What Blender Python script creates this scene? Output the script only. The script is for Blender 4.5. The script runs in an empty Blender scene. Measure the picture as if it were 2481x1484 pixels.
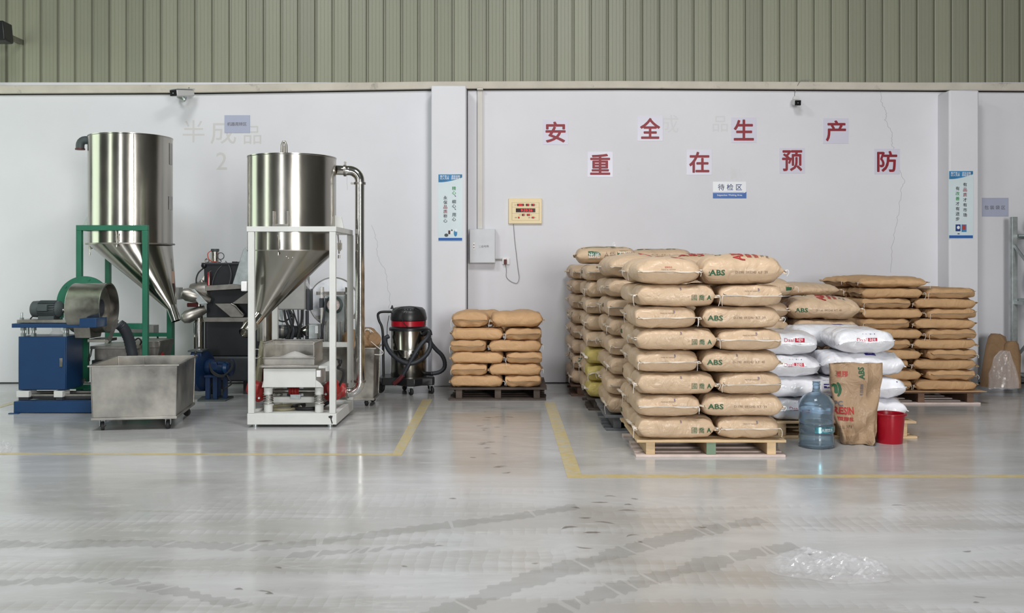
import bpy, bmesh, math, random
from mathutils import Vector, Matrix, noise
from mathutils.bvhtree import BVHTree

sc = bpy.context.scene
COL = sc.collection
PI = math.pi
FPX = 2400.0      # focal length in pixels of the 2481 x 1484 frame
CX, HY = 1240.5, 645.0
EYE = 1.36
WALLY = 11.53

def wx(px, Y): return (px - CX) * Y / FPX
def wz(py, Y): return EYE - (py - HY) * Y / FPX

# ------------------------------------------------------------------ camera
cam_d = bpy.data.cameras.new('camera')
cam_d.sensor_width = 36.0
cam_d.lens = 36.0 * FPX / 2481.0
cam_d.shift_y = (HY - 742.0) / 2481.0
cam_d.clip_end = 100
cam = bpy.data.objects.new('camera', cam_d)
cam.location = (0, 0, EYE)
cam.rotation_euler = (PI / 2, 0, 0)
COL.objects.link(cam)
sc.camera = cam

# ------------------------------------------------------------------ view, world, lights
sc.view_settings.view_transform = 'Standard'
sc.view_settings.look = 'None'
sc.view_settings.exposure = 0.10
sc.view_settings.gamma = 1.0
sc.view_settings.use_curve_mapping = False

w = bpy.data.worlds.new('World')
sc.world = w
w.use_nodes = True
nt = w.node_tree
bg = nt.nodes['Background']
bg.inputs['Color'].default_value = (0.86, 0.93, 1.0, 1)
bg.inputs['Strength'].default_value = 0.9

def area(name, loc, target, sx, sy, power, col, spread=180):
    d = bpy.data.lights.new(name, 'AREA')
    d.shape = 'RECTANGLE'; d.size = sx; d.size_y = sy
    d.energy = power; d.color = col; d.spread = math.radians(spread)
    o = bpy.data.objects.new(name, d)
    o.location = loc
    o.rotation_euler = (Vector(target) - Vector(loc)).to_track_quat('-Z', 'Y').to_euler()
    COL.objects.link(o)
    return o

# daylight through the big opening behind the photographer, the side windows on the left and the roof lamps
area('rear_door_daylight', (3.6, -5.6, 2.7), (1.6, 8, 1.2), 2.6, 3.6, 820, (1.0, 0.985, 0.965))
area('rear_window_daylight', (-5.6, -5.6, 2.8), (-2.6, 8, 1.4), 1.1, 4.4, 130, (0.97, 0.98, 1.0))
area('left_window_daylight', (-7.6, 9.6, 2.4), (0, 8.6, 1.6), 1.9, 3.6, 34, (0.80, 1.0, 0.70))
area('left_near_window_daylight', (-7.6, 4.6, 2.6), (0, 7.5, 1.0), 0.9, 3.6, 38, (0.88, 1.0, 0.84))
area('roof_lamp_light_left', (-3.4, 5.6, 6.6), (-3.0, 6.6, 0), 1.6, 1.6, 190, (0.98, 1.0, 1.0))
area('roof_lamp_light_right', (1.0, 4.8, 6.6), (1.2, 6.0, 0), 1.6, 1.6, 230, (1.0, 1.0, 1.0))

# ------------------------------------------------------------------ materials
def N(t, kind, **kw):
    n = t.nodes.new(kind)
    for k, v in kw.items():
        setattr(n, k, v)
    return n

def mat(name, col, rough=0.5, metal=0.0, spec=0.5, var=0.0, vscale=3.0, bump=0.0, bscale=40.0,
        stretch=(1, 1, 1), coat=0.0, trans=0.0, ior=1.45, alpha=1.0, emit=0.0, objvar=0.0, rvar=0.0,
        dirt=None, dscale=6.0, damt=0.5, dpos=0.6, aniso=0.0, bdist=0.01, detail=4.0):
    m = bpy.data.materials.new(name)
    m.use_nodes = True
    t = m.node_tree
    b = t.nodes['Principled BSDF']
    L = t.links.new
    b.inputs['Roughness'].default_value = rough
    b.inputs['Metallic'].default_value = metal
    b.inputs['Specular IOR Level'].default_value = spec
    b.inputs['Coat Weight'].default_value = coat
    b.inputs['Coat Roughness'].default_value = 0.15
    b.inputs['Transmission Weight'].default_value = trans
    b.inputs['IOR'].default_value = ior
    b.inputs['Alpha'].default_value = alpha
    b.inputs['Anisotropic'].default_value = aniso
    c4 = (*col, 1)
    if emit:
        b.inputs['Emission Color'].default_value = c4
        b.inputs['Emission Strength'].default_value = emit
    tc = N(t, 'ShaderNodeTexCoord')
    mp = N(t, 'ShaderNodeMapping')
    mp.inputs['Scale'].default_value = stretch
    L(tc.outputs['Object'], mp.inputs['Vector'])
    out = None
    if var or dirt is not None or rvar:
        nz = N(t, 'ShaderNodeTexNoise')
        nz.inputs['Scale'].default_value = vscale
        nz.inputs['Detail'].default_value = detail
        nz.inputs['Roughness'].default_value = 0.6
        L(mp.outputs['Vector'], nz.inputs['Vector'])
        r = N(t, 'ShaderNodeValToRGB')
        r.color_ramp.elements[0].position = 0.3
        r.color_ramp.elements[1].position = 0.7
        r.color_ramp.elements[0].color = tuple(max(0, c * (1 - var)) for c in col) + (1,)
        r.color_ramp.elements[1].color = tuple(min(1, c * (1 + var)) for c in col) + (1,)
        L(nz.outputs['Fac'], r.inputs['Fac'])
        out = r.outputs['Color']
        if rvar:
            mr = N(t, 'ShaderNodeMapRange')
            mr.inputs['From Min'].default_value = 0.3
            mr.inputs['From Max'].default_value = 0.7
            mr.inputs['To Min'].default_value = max(0.02, rough - rvar)
            mr.inputs['To Max'].default_value = rough + rvar
            L(nz.outputs['Fac'], mr.inputs['Value'])
            L(mr.outputs['Result'], b.inputs['Roughness'])
    if dirt is not None:
        n2 = N(t, 'ShaderNodeTexNoise')
        n2.inputs['Scale'].default_value = dscale
        n2.inputs['Detail'].default_value = 8
        n2.inputs['Roughness'].default_value = 0.7
        L(mp.outputs['Vector'], n2.inputs['Vector'])
        r2 = N(t, 'ShaderNodeValToRGB')
        r2.color_ramp.elements[0].position = dpos
        r2.color_ramp.elements[1].position = min(1, dpos + 0.16)
        r2.color_ramp.elements[0].color = (0, 0, 0, 1)
        r2.color_ramp.elements[1].color = (damt, damt, damt, 1)
        L(n2.outputs['Fac'], r2.inputs['Fac'])
        mx = N(t, 'ShaderNodeMix', data_type='RGBA')
        L(r2.outputs['Color'], mx.inputs[0])
        L(out, mx.inputs[6])
        mx.inputs[7].default_value = (*dirt, 1)
        out = mx.outputs[2]
    if objvar:
        oi = N(t, 'ShaderNodeObjectInfo')
        hs = N(t, 'ShaderNodeHueSaturation')
        mr = N(t, 'ShaderNodeMapRange')
        mr.inputs['To Min'].default_value = 1 - objvar
        mr.inputs['To Max'].default_value = 1 + objvar
        L(oi.outputs['Random'], mr.inputs['Value'])
        L(mr.outputs['Result'], hs.inputs['Value'])
        if out is None:
            hs.inputs['Color'].default_value = c4
        else:
            L(out, hs.inputs['Color'])
        out = hs.outputs['Color']
    if out is None:
        b.inputs['Base Color'].default_value = c4
    else:
        L(out, b.inputs['Base Color'])
    if bump:
        nb = N(t, 'ShaderNodeTexNoise')
        nb.inputs['Scale'].default_value = bscale
        nb.inputs['Detail'].default_value = 5
        L(mp.outputs['Vector'], nb.inputs['Vector'])
        bp = N(t, 'ShaderNodeBump')
        bp.inputs['Strength'].default_value = bump
        bp.inputs['Distance'].default_value = bdist
        L(nb.outputs['Fac'], bp.inputs['Height'])
        L(bp.outputs['Normal'], b.inputs['Normal'])
    return m

def s2l(*c):
    return tuple((v / 255 / 12.92) if v / 255 <= 0.04045 else ((v / 255 + 0.055) / 1.055) ** 2.4 for v in c)

MT = {
    'plaster': mat('white_plaster', (0.715, 0.715, 0.755), 0.75, var=0.035, vscale=0.9, bump=0.25, bscale=6, spec=0.3,
                   dirt=(0.55, 0.54, 0.53), dscale=1.3, damt=0.35, dpos=0.62),
    'beam': mat('ledge_concrete', (0.56, 0.52, 0.45), 0.8, var=0.12, vscale=2.0, bump=0.4, bscale=12, dirt=(0.16, 0.14, 0.12), dscale=5, damt=0.75, dpos=0.60),
    'cladding': mat('olive_cladding', (0.255, 0.262, 0.195), 0.42, var=0.10, vscale=2.2, objvar=0.09, stretch=(1, 1, 0.12), bump=0.12, bscale=55, spec=0.5, rvar=0.08),
    'gap': mat('dark_gap', (0.02, 0.02, 0.018), 0.9),
    'hall_dark': mat('unlit_hall_wall', (0.10, 0.10, 0.092), 0.8, var=0.2),
    'ceiling': mat('roof_sheet', (0.13, 0.135, 0.12), 0.7, var=0.1),
    'tape': mat('yellow_floor_tape', (0.54, 0.43, 0.19), 0.30, var=0.12, vscale=14, dirt=(0.44, 0.44, 0.42), dscale=7, damt=0.8, dpos=0.46),
    'steel': mat('stainless_steel', (0.39, 0.375, 0.335), 0.20, 1.0, var=0.10, vscale=3, rvar=0.05, bump=0.06, bscale=3.0, stretch=(1, 1, 0.35), bdist=0.02),
    'steel_dull': mat('dull_stainless', (0.36, 0.345, 0.315), 0.38, 1.0, var=0.38, vscale=3.2, rvar=0.14, bump=0.10, bscale=5, bdist=0.02),
    'steel_dark': mat('dark_scuffed_steel', (0.30, 0.285, 0.26), 0.45, 0.9, var=0.25, vscale=8, bump=0.15, bscale=20),
    'chrome': mat('polished_steel', (0.72, 0.71, 0.69), 0.10, 1.0, var=0.05, bump=0.05, bscale=6),
    'green': mat('green_paint', s2l(38, 108, 84), 0.42, var=0.10, vscale=7, dirt=(0.05, 0.13, 0.09), dscale=9, damt=0.6, dpos=0.62),
    'blue': mat('blue_paint', s2l(22, 58, 98), 0.36, var=0.08, vscale=5, bump=0.04, bscale=30),
    'blue_dark': mat('dark_blue_paint', s2l(20, 44, 78), 0.4, var=0.15, vscale=9),
    'motor': mat('grey_motor_paint', s2l(72, 80, 82), 0.5, var=0.12, vscale=12),
    'white_paint': mat('offwhite_paint', (0.62, 0.63, 0.61), 0.45, var=0.05, vscale=6, dirt=(0.30, 0.29, 0.27), dscale=12, damt=0.6, dpos=0.64),
    'white_plastic': mat('white_plastic', (0.78, 0.78, 0.78), 0.35),
    'red_paint': mat('red_paint', s2l(150, 40, 38), 0.45, var=0.2, vscale=10, dirt=(0.10, 0.04, 0.035), dscale=14, damt=0.8, dpos=0.60),
    'red_plastic': mat('red_plastic', s2l(160, 12, 34), 0.30, var=0.10, vscale=6, bump=0.03, bscale=8),
    'black_plastic': mat('black_plastic', (0.014, 0.014, 0.016), 0.35),
    'black_paint': mat('black_paint', (0.012, 0.015, 0.019), 0.45, var=0.25, vscale=5),
    'dark_grey': mat('dark_grey_paint', (0.045, 0.05, 0.058), 0.5, var=0.25, vscale=5),
    'rubber': mat('black_rubber', (0.018, 0.018, 0.02), 0.6),
    'hose': mat('dark_ribbed_hose', (0.028, 0.032, 0.04), 0.5),
    'grey_box': mat('grey_enclosure_paint', (0.34, 0.34, 0.33), 0.5, var=0.08, vscale=6),
    'light_box': mat('light_grey_enclosure', (0.60, 0.62, 0.65), 0.4, var=0.04, vscale=5),
    'galv': mat('galvanised_sheet', (0.42, 0.46, 0.46), 0.38, 0.75, var=0.2, vscale=12),
    'maroon': mat('maroon_grip', (0.10, 0.018, 0.02), 0.5),
    'wood_new': mat('fresh_pine_board', (0.60, 0.44, 0.26), 0.65, var=0.16, vscale=5, stretch=(1, 1, 6), objvar=0.12, bump=0.12, bscale=30),
    'wood_pink': mat('weathered_pale_board', (0.58, 0.48, 0.44), 0.7, var=0.15, vscale=6, objvar=0.12, bump=0.12, bscale=30),
    'wood_old': mat('dark_weathered_board', (0.075, 0.055, 0.045), 0.75, var=0.35, vscale=6, objvar=0.25, bump=0.2, bscale=30),
    'wood_brown': mat('brown_weathered_board', (0.13, 0.075, 0.05), 0.75, var=0.3, vscale=6, objvar=0.2, bump=0.2, bscale=30),
    'wood_grey': mat('grey_painted_board', (0.12, 0.125, 0.135), 0.6, var=0.25, vscale=8, objvar=0.15),
    'green_end': mat('green_painted_block', (0.17, 0.25, 0.17), 0.6, var=0.1),
    'green_blob': mat('green_spray_mark', (0.18, 0.45, 0.10), 0.6),
    'thread': mat('white_thread', (0.74, 0.72, 0.68), 0.7),
    'seam_white': mat('white_seam_tape', (0.70, 0.66, 0.62), 0.55, objvar=0.12),
    'seam_pale': mat('pale_paper_seam', (0.60, 0.50, 0.38), 0.6, objvar=0.1),
    'seam_kraft': mat('kraft_seam', (0.36, 0.25, 0.15), 0.7, objvar=0.15),
    'paper_square': mat('pale_lilac_sheet', (0.64, 0.635, 0.74), 0.28),
    'ink_red': mat('dark_red_ink', s2l(136, 22, 38), 0.45),
    'ink_red2': mat('bag_red_ink', s2l(176, 62, 60), 0.6),
    'ink_green': mat('bag_green_ink', s2l(46, 92, 62), 0.6),
    'ink_green2': mat('banner_green_ink', s2l(30, 140, 60), 0.5),
    'ink_black': mat('black_ink', (0.02, 0.02, 0.02), 0.5),
    'ink_grey': mat('grey_ink', (0.16, 0.15, 0.17), 0.6),
    'ink_brown': mat('stamped_brown_ink', (0.22, 0.15, 0.11), 0.7),
    'ink_blue': mat('banner_blue', s2l(40, 96, 172), 0.4),
    'ink_navy': mat('navy_ink', s2l(32, 60, 120), 0.4),
    'ink_purple': mat('purple_badge', s2l(62, 52, 140), 0.4),
    'ink_pen': mat('blue_pen_ink', (0.07, 0.08, 0.2), 0.6),
    'ink_white': mat('white_ink', (0.85, 0.86, 0.88), 0.5),
    'daa_red': mat('white_bag_red_ink', s2l(190, 30, 60), 0.4),
    'faded': mat('faded_wall_paint', (0.615, 0.60, 0.595), 0.75),
    'crack': mat('plaster_crack', (0.42, 0.42, 0.43), 0.9),
    'sign_blue': mat('grey_blue_sign', (0.42, 0.45, 0.58), 0.35),
    'sign_white': mat('white_sign', (0.80, 0.82, 0.86), 0.3),
    'banner_pale': mat('pale_blue_banner', (0.66, 0.76, 0.80), 0.3, var=0.05, vscale=2),
    'banner_teal': mat('banner_header_blue', s2l(62, 130, 180), 0.3, var=0.35, vscale=6),
    'clock': mat('cream_clock_face', (0.80, 0.66, 0.40), 0.35, var=0.03),
    'led_back': mat('black_led_window', (0.03, 0.008, 0.008), 0.2),
    'led': mat('lit_red_digits', (0.9, 0.01, 0.02), 0.4, emit=0.9),
    'cord': mat('grey_cord', (0.24, 0.24, 0.24), 0.6),
    'conduit': mat('ivory_conduit', (0.62, 0.60, 0.56), 0.55, var=0.06, vscale=3),
    'lens': mat('black_lens_glass', (0.01, 0.01, 0.012), 0.12),
    'white_cam': mat('camera_housing', (0.62, 0.63, 0.62), 0.4),
    'sky_glass': mat('window_glass', (0.9, 1.0, 0.95), 0.05, trans=1.0),
    'red_wire': mat('red_air_hose', (0.55, 0.05, 0.03), 0.4),
    'grey_wire': mat('grey_air_hose', (0.10, 0.10, 0.11), 0.4),
    'amber_hose': mat('amber_clear_hose', (0.66, 0.62, 0.42), 0.15, trans=0.7),
    'cloth_green': mat('dark_green_cloth', (0.03, 0.09, 0.06), 0.8, var=0.3, bump=0.4),
    'granules': mat('pale_plastic_granules', (0.55, 0.53, 0.51), 0.5, bump=0.8, bscale=180),
}

def kraft(name, col, rough, coat, bumpk=0.5):
    """paper: fibre colour, faint blotches, crease relief and per-bag tone"""
    m = mat(name, col, rough, var=0.07, vscale=4, objvar=0.05, coat=coat, spec=0.35)
    t = m.node_tree; L = t.links.new
    b = t.nodes['Principled BSDF']
    tc = N(t, 'ShaderNodeTexCoord')
    n1 = N(t, 'ShaderNodeTexNoise'); n1.inputs['Scale'].default_value = 9; n1.inputs['Detail'].default_value = 3
    n1.inputs['Distortion'].default_value = 1.2
    rg = N(t, 'ShaderNodeTexNoise'); rg.noise_type = 'RIDGED_MULTIFRACTAL'
    rg.inputs['Scale'].default_value = 4.5; rg.inputs['Detail'].default_value = 2
    oi = N(t, 'ShaderNodeObjectInfo')
    ad = N(t, 'ShaderNodeVectorMath', operation='ADD')
    cmb = N(t, 'ShaderNodeCombineXYZ')
    ml = N(t, 'ShaderNodeMath', operation='MULTIPLY'); ml.inputs[1].default_value = 37.0
    L(oi.outputs['Random'], ml.inputs[0]); L(ml.outputs[0], cmb.inputs['X']); L(ml.outputs[0], cmb.inputs['Z'])
    L(tc.outputs['Object'], ad.inputs[0]); L(cmb.outputs[0], ad.inputs[1])
    L(ad.outputs[0], n1.inputs['Vector']); L(ad.outputs[0], rg.inputs['Vector'])
    m2 = N(t, 'ShaderNodeMath', operation='MULTIPLY_ADD'); m2.inputs[1].default_value = 0.6
    L(rg.outputs['Fac'], m2.inputs[0]); L(n1.outputs['Fac'], m2.inputs[2])
    bp = N(t, 'ShaderNodeBump'); bp.inputs['Strength'].default_value = bumpk; bp.inputs['Distance'].default_value = 0.018
    L(m2.outputs[0], bp.inputs['Height']); L(bp.outputs['Normal'], b.inputs['Normal'])
    L(bp.outputs['Normal'], b.inputs['Coat Normal'])
    return m

MT['kraft_pale'] = kraft('pale_kraft_paper', (0.565, 0.415, 0.28), 0.55, 0.16, 0.8)
MT['kraft_brown'] = kraft('golden_kraft_paper', (0.52, 0.325, 0.17), 0.65, 0.0, 0.7)
MT['kraft_small'] = kraft('tan_kraft_paper', (0.56, 0.345, 0.18), 0.65, 0.05, 0.6)
MT['kraft_sack'] = kraft('limp_kraft_paper', (0.43, 0.295, 0.185), 0.6, 0.1, 1.0)
MT['kraft_dark'] = kraft('weathered_kraft_paper', (0.30, 0.185, 0.10), 0.75, 0.0, 0.8)
MT['kraft_yellow'] = kraft('yellow_printed_paper', (0.55, 0.44, 0.14), 0.6, 0.15)
MT['poly_white'] = kraft('glossy_white_film', (0.84, 0.85, 0.90), 0.28, 0.6, 0.6)

def clear_film():
    m = bpy.data.materials.new('clear_plastic_film'); m.use_nodes = True
    t = m.node_tree; L = t.links.new
    b = t.nodes['Principled BSDF']
    b.inputs['Base Color'].default_value = (0.9, 0.9, 0.95, 1)
    b.inputs['Roughness'].default_value = 0.12
    b.inputs['Specular IOR Level'].default_value = 0.9
    b.inputs['Alpha'].default_value = 0.16
    b.inputs['Coat Weight'].default_value = 1.0
    b.inputs['Coat Roughness'].default_value = 0.05
    nb = N(t, 'ShaderNodeTexNoise'); nb.inputs['Scale'].default_value = 14; nb.inputs['Detail'].default_value = 3; nb.inputs['Distortion'].default_value = 1.5
    tc = N(t, 'ShaderNodeTexCoord'); L(tc.outputs['Object'], nb.inputs['Vector'])
    bp = N(t, 'ShaderNodeBump'); bp.inputs['Strength'].default_value = 0.35; bp.inputs['Distance'].default_value = 0.02
    L(nb.outputs['Fac'], bp.inputs['Height']); L(bp.outputs['Normal'], b.inputs['Normal']); L(bp.outputs['Normal'], b.inputs['Coat Normal'])
    return m
MT['film'] = clear_film()

def jug_mat():
    m = bpy.data.materials.new('blue_polycarbonate'); m.use_nodes = True
    b = m.node_tree.nodes['Principled BSDF']
    b.inputs['Base Color'].default_value = (0.60, 0.74, 0.85, 1)
    b.inputs['Roughness'].default_value = 0.08
    b.inputs['Transmission Weight'].default_value = 0.9
    b.inputs['IOR'].default_value = 1.25
    return m
MT['jug'] = jug_mat()

def floor_mat():
    m = bpy.data.materials.new('polished_grey_epoxy'); m.use_nodes = True
    t = m.node_tree; L = t.links.new
    b = t.nodes['Principled BSDF']
    tc = N(t, 'ShaderNodeTexCoord')
    mp = N(t, 'ShaderNodeMapping'); mp.inputs['Scale'].default_value = (0.5, 1.0, 1)
    mp.inputs['Rotation'].default_value = (0, 0, math.radians(22))
    L(tc.outputs['Object'], mp.inputs['Vector'])
    n1 = N(t, 'ShaderNodeTexNoise'); n1.inputs['Scale'].default_value = 1.1; n1.inputs['Detail'].default_value = 7; n1.inputs['Roughness'].default_value = 0.62
    n1.inputs['Distortion'].default_value = 0.6
    L(mp.outputs['Vector'], n1.inputs['Vector'])
    r1 = N(t, 'ShaderNodeValToRGB')
    e = r1.color_ramp.elements
    e[0].position = 0.32; e[0].color = (0.355, 0.350, 0.338, 1)
    e[1].position = 0.66; e[1].color = (0.54, 0.54, 0.55, 1)
    e2 = e.new(0.50); e2.color = (0.45, 0.45, 0.45, 1)
    L(n1.outputs['Fac'], r1.inputs['Fac'])
    # broad dusty drag marks running away to the right, only in the near aisle
    sx = N(t, 'ShaderNodeSeparateXYZ'); L(tc.outputs['Object'], sx.inputs[0])
    wv = N(t, 'ShaderNodeTexNoise'); wv.inputs['Scale'].default_value = 1.0; wv.inputs['Detail'].default_value = 5
    wv.inputs['Roughness'].default_value = 0.55; wv.inputs['Distortion'].default_value = 0.35
    mp2 = N(t, 'ShaderNodeMapping'); mp2.inputs['Rotation'].default_value = (0, 0, math.radians(-38)); mp2.inputs['Scale'].default_value = (0.22, 2.3, 1)
    L(tc.outputs['Object'], mp2.inputs['Vector']); L(mp2.outputs['Vector'], wv.inputs['Vector'])
    teeth = N(t, 'ShaderNodeTexWave', wave_type='BANDS', bands_direction='X', wave_profile='SAW')
    teeth.inputs['Scale'].default_value = 5.0; teeth.inputs['Distortion'].default_value = 2.5
    L(tc.outputs['Object'], teeth.inputs['Vector'])
    ta = N(t, 'ShaderNodeMath', operation='MULTIPLY_ADD'); ta.inputs[1].default_value = 0.05
    L(teeth.outputs['Fac'], ta.inputs[0]); L(wv.outputs['Fac'], ta.inputs[2])
    rs = N(t, 'ShaderNodeValToRGB')
    rs.color_ramp.elements[0].position = 0.53; rs.color_ramp.elements[0].color = (0, 0, 0, 1)
    rs.color_ramp.elements[1].position = 0.60; rs.color_ramp.elements[1].color = (1, 1, 1, 1)
    L(ta.outputs[0], rs.inputs['Fac'])
    near = N(t, 'ShaderNodeMapRange'); near.inputs['From Min'].default_value = 6.6; near.inputs['From Max'].default_value = 5.2
    L(sx.outputs['Y'], near.inputs['Value'])
    mul = N(t, 'ShaderNodeMath', operation='MULTIPLY'); L(rs.outputs['Color'], mul.inputs[0]); L(near.outputs['Result'], mul.inputs[1])
    mul2 = N(t, 'ShaderNodeMath', operation='MULTIPLY'); L(mul.outputs[0], mul2.inputs[0]); mul2.inputs[1].default_value = 0.5
    mx = N(t, 'ShaderNodeMix', data_type='RGBA'); L(mul2.outputs[0], mx.inputs[0]); L(r1.outputs['Color'], mx.inputs[6])
    mx.inputs[7].default_value = (0.30, 0.285, 0.26, 1)
    # pale scuffs
    n3 = N(t, 'ShaderNodeTexNoise'); n3.inputs['Scale'].default_value = 5; n3.inputs['Detail'].default_value = 8; n3.inputs['Roughness'].default_value = 0.75
    mp3 = N(t, 'ShaderNodeMapping'); mp3.inputs['Rotation'].default_value = (0, 0, math.radians(-25)); mp3.inputs['Scale'].default_value = (0.4, 1.5, 1)
    L(tc.outputs['Object'], mp3.inputs['Vector']); L(mp3.outputs['Vector'], n3.inputs['Vector'])
    r3 = N(t, 'ShaderNodeValToRGB')
    r3.color_ramp.elements[0].position = 0.56; r3.color_ramp.elements[0].color = (0, 0, 0, 1)
    r3.color_ramp.elements[1].position = 0.72; r3.color_ramp.elements[1].color = (0.55, 0.55, 0.55, 1)
    L(n3.outputs['Fac'], r3.inputs['Fac'])
    mx3 = N(t, 'ShaderNodeMix', data_type='RGBA'); L(r3.outputs['Color'], mx3.inputs[0]); L(mx.outputs[2], mx3.inputs[6])
    mx3.inputs[7].default_value = (0.60, 0.60, 0.61, 1)
    L(mx3.outputs[2], b.inputs['Base Color'])
    rr = N(t, 'ShaderNodeMapRange'); rr.inputs['From Min'].default_value = 0.35; rr.inputs['From Max'].default_value = 0.7
    rr.inputs['To Min'].default_value = 0.10; rr.inputs['To Max'].default_value = 0.26
    L(n3.outputs['Fac'], rr.inputs['Value']); L(rr.outputs['Result'], b.inputs['Roughness'])
    b.inputs['Specular IOR Level'].default_value = 0.55
    nb = N(t, 'ShaderNodeTexNoise'); nb.inputs['Scale'].default_value = 2.2; nb.inputs['Detail'].default_value = 2
    L(tc.outputs['Object'], nb.inputs['Vector'])
    bp = N(t, 'ShaderNodeBump'); bp.inputs['Strength'].default_value = 0.12; bp.inputs['Distance'].default_value = 0.02
    L(nb.outputs['Fac'], bp.inputs['Height']); L(bp.outputs['Normal'], b.inputs['Normal'])
    return m
MT['floor'] = floor_mat()

# ------------------------------------------------------------------ mesh builder
class MB:
    def __init__(s): s.v = []; s.f = []
    def add(s, vs, fs):
        b = len(s.v); s.v += [tuple(v) for v in vs]; s.f += [tuple(b + i for i in f) for f in fs]; return s
    def box(s, x0, x1, y0, y1, z0, z1):
        if x0 > x1: x0, x1 = x1, x0
        if y0 > y1: y0, y1 = y1, y0
        if z0 > z1: z0, z1 = z1, z0
        return s.add([(x0,y0,z0),(x1,y0,z0),(x1,y1,z0),(x0,y1,z0),(x0,y0,z1),(x1,y0,z1),(x1,y1,z1),(x0,y1,z1)],
                     [(0,3,2,1),(4,5,6,7),(0,1,5,4),(1,2,6,5),(2,3,7,6),(3,0,4,7)])
    def beam(s, p, q, w, h, up=(0,0,1)):
        p, q = Vector(p), Vector(q); d = (q - p).normalized(); u = Vector(up)
        if abs(d.dot(u)) > 0.98: u = Vector((0,1,0))
        a = d.cross(u).normalized() * w / 2; b = a.cross(d).normalized() * h / 2
        vs = [p-a-b, p+a-b, p+a+b, p-a+b, q-a-b, q+a-b, q+a+b, q-a+b]
        return s.add(vs, [(0,1,2,3),(7,6,5,4),(0,4,5,1),(1,5,6,2),(2,6,7,3),(3,7,4,0)])
    def loft(s, rings, cap=True, closed=False):
        n = len(rings[0]); b = len(s.v)
        for r in rings: s.v += [tuple(p) for p in r]
        m = len(rings)
        for i in range(m if closed else m - 1):
            for j in range(n):
                k = (j + 1) % n; i2 = (i + 1) % m
                s.f.append((b+i*n+j, b+i*n+k, b+i2*n+k, b+i2*n+j))
        if cap and not closed:
            s.f.append(tuple(b + j for j in range(n - 1, -1, -1)))
            s.f.append(tuple(b + (m-1)*n + j for j in range(n)))
        return s
    def tube(s, pts, r, n=10, cap=True, closed=False, ribs=0):
        P = [Vector(p) for p in pts]; m = len(P)
        R = r if isinstance(r, (list, tuple)) else [r] * m
        t0 = (P[1] - P[0]).normalized()
        u = Vector((0,0,1)) if abs(t0.z) < 0.9 else Vector((1,0,0))
        a = t0.cross(u).normalized(); rings = []; prev = t0
        for i in range(m):
            if closed: t = (P[(i+1) % m] - P[i-1]).normalized()
            elif i == 0: t = t0
            elif i == m-1: t = (P[i] - P[i-1]).normalized()
            else: t = ((P[i+1]-P[i]).normalized() + (P[i]-P[i-1]).normalized()).normalized()
            ax = prev.cross(t)
            if ax.length > 1e-7:
                a = Matrix.Rotation(prev.angle(t), 3, ax.normalized()) @ a
            a = (a - t * a.dot(t)).normalized(); b2 = t.cross(a); prev = t
            rr = R[i] * (1.0 + (0.08 if (ribs and i % 2) else 0))
            rings.append([P[i] + (a*math.cos(2*PI*j/n) + b2*math.sin(2*PI*j/n)) * rr for j in range(n)])
        return s.loft(rings, cap, closed)
    def cyl(s, p, q, r, r2=None, n=24, cap=True):
        p, q = Vector(p), Vector(q); d = (q-p).normalized()
        u = Vector((0,0,1)) if abs(d.z) < 0.9 else Vector((0,1,0))
        a = d.cross(u).normalized(); b = d.cross(a)
        r2 = r if r2 is None else r2
        rings = [[c + (a*math.cos(2*PI*j/n) + b*math.sin(2*PI*j/n)) * rr for j in range(n)] for c, rr in ((p, r), (q, r2))]
        return s.loft(rings, cap)
    def lathe(s, prof, c, axis=(0,0,1), n=32, cap=True):
        c = Vector(c); d = Vector(axis).normalized()
        u = Vector((0,0,1)) if abs(d.z) < 0.9 else Vector((0,1,0))
        a = d.cross(u).normalized(); b = d.cross(a)
        rings = [[c + d*h + (a*math.cos(2*PI*j/n) + b*math.sin(2*PI*j/n)) * r for j in range(n)] for r, h in prof]
        return s.loft(rings, cap)
    def prism(s, poly, axis, d0, d1):
        n = len(poly)
        def P(a, b, d): return {'x': (d, a, b), 'y': (a, d, b), 'z': (a, b, d)}[axis]
        vs = [P(a, b, d0) for a, b in poly] + [P(a, b, d1) for a, b in poly]
        fs = [tuple(range(n))[::-1], tuple(range(n, 2*n))] + [(i, (i+1) % n, n + (i+1) % n, n + i) for i in range(n)]
        return s.add(vs, fs)
    def sphere(s, c, r, n=12, m=8, sc3=(1,1,1)):
        c = Vector(c); rings = []
        for i in range(1, m):
            th = PI * i / m
            rings.append([(c.x + r*sc3[0]*math.sin(th)*math.cos(2*PI*j/n), c.y + r*sc3[1]*math.sin(th)*math.sin(2*PI*j/n), c.z + r*sc3[2]*math.cos(th)) for j in range(n)])
        return s.loft(rings, True)
    def mesh(s, name, m, off=(0,0,0), smooth=True, ang=38):
        me = bpy.data.meshes.new(name)
        ox, oy, oz = off
        me.from_pydata([(a-ox, b-oy, c-oz) for a, b, c in s.v], [], s.f)
        bm = bmesh.new(); bm.from_mesh(me); bmesh.ops.recalc_face_normals(bm, faces=bm.faces); bm.to_mesh(me); bm.free()
        me.materials.append(m)
        if smooth:
            me.shade_smooth(); me.set_sharp_from_angle(angle=math.radians(ang))
        return me

def bez(pts, k=8):
    """Catmull-Rom through the points"""
    P = [Vector(p) for p in pts]; P = [2*P[0]-P[1]] + P + [2*P[-1]-P[-2]]; out = []
    for i in range(1, len(P) - 2):
        for j in range(k):
            t = j / k
            out.append(0.5*((2*P[i]) + (P[i+1]-P[i-1])*t + (2*P[i-1]-5*P[i]+4*P[i+1]-P[i+2])*t*t + (3*P[i]-P[i-1]-3*P[i+1]+P[i+2])*t**3))
    out.append(P[-2]); return out

def link(o): COL.objects.link(o); return o

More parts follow.
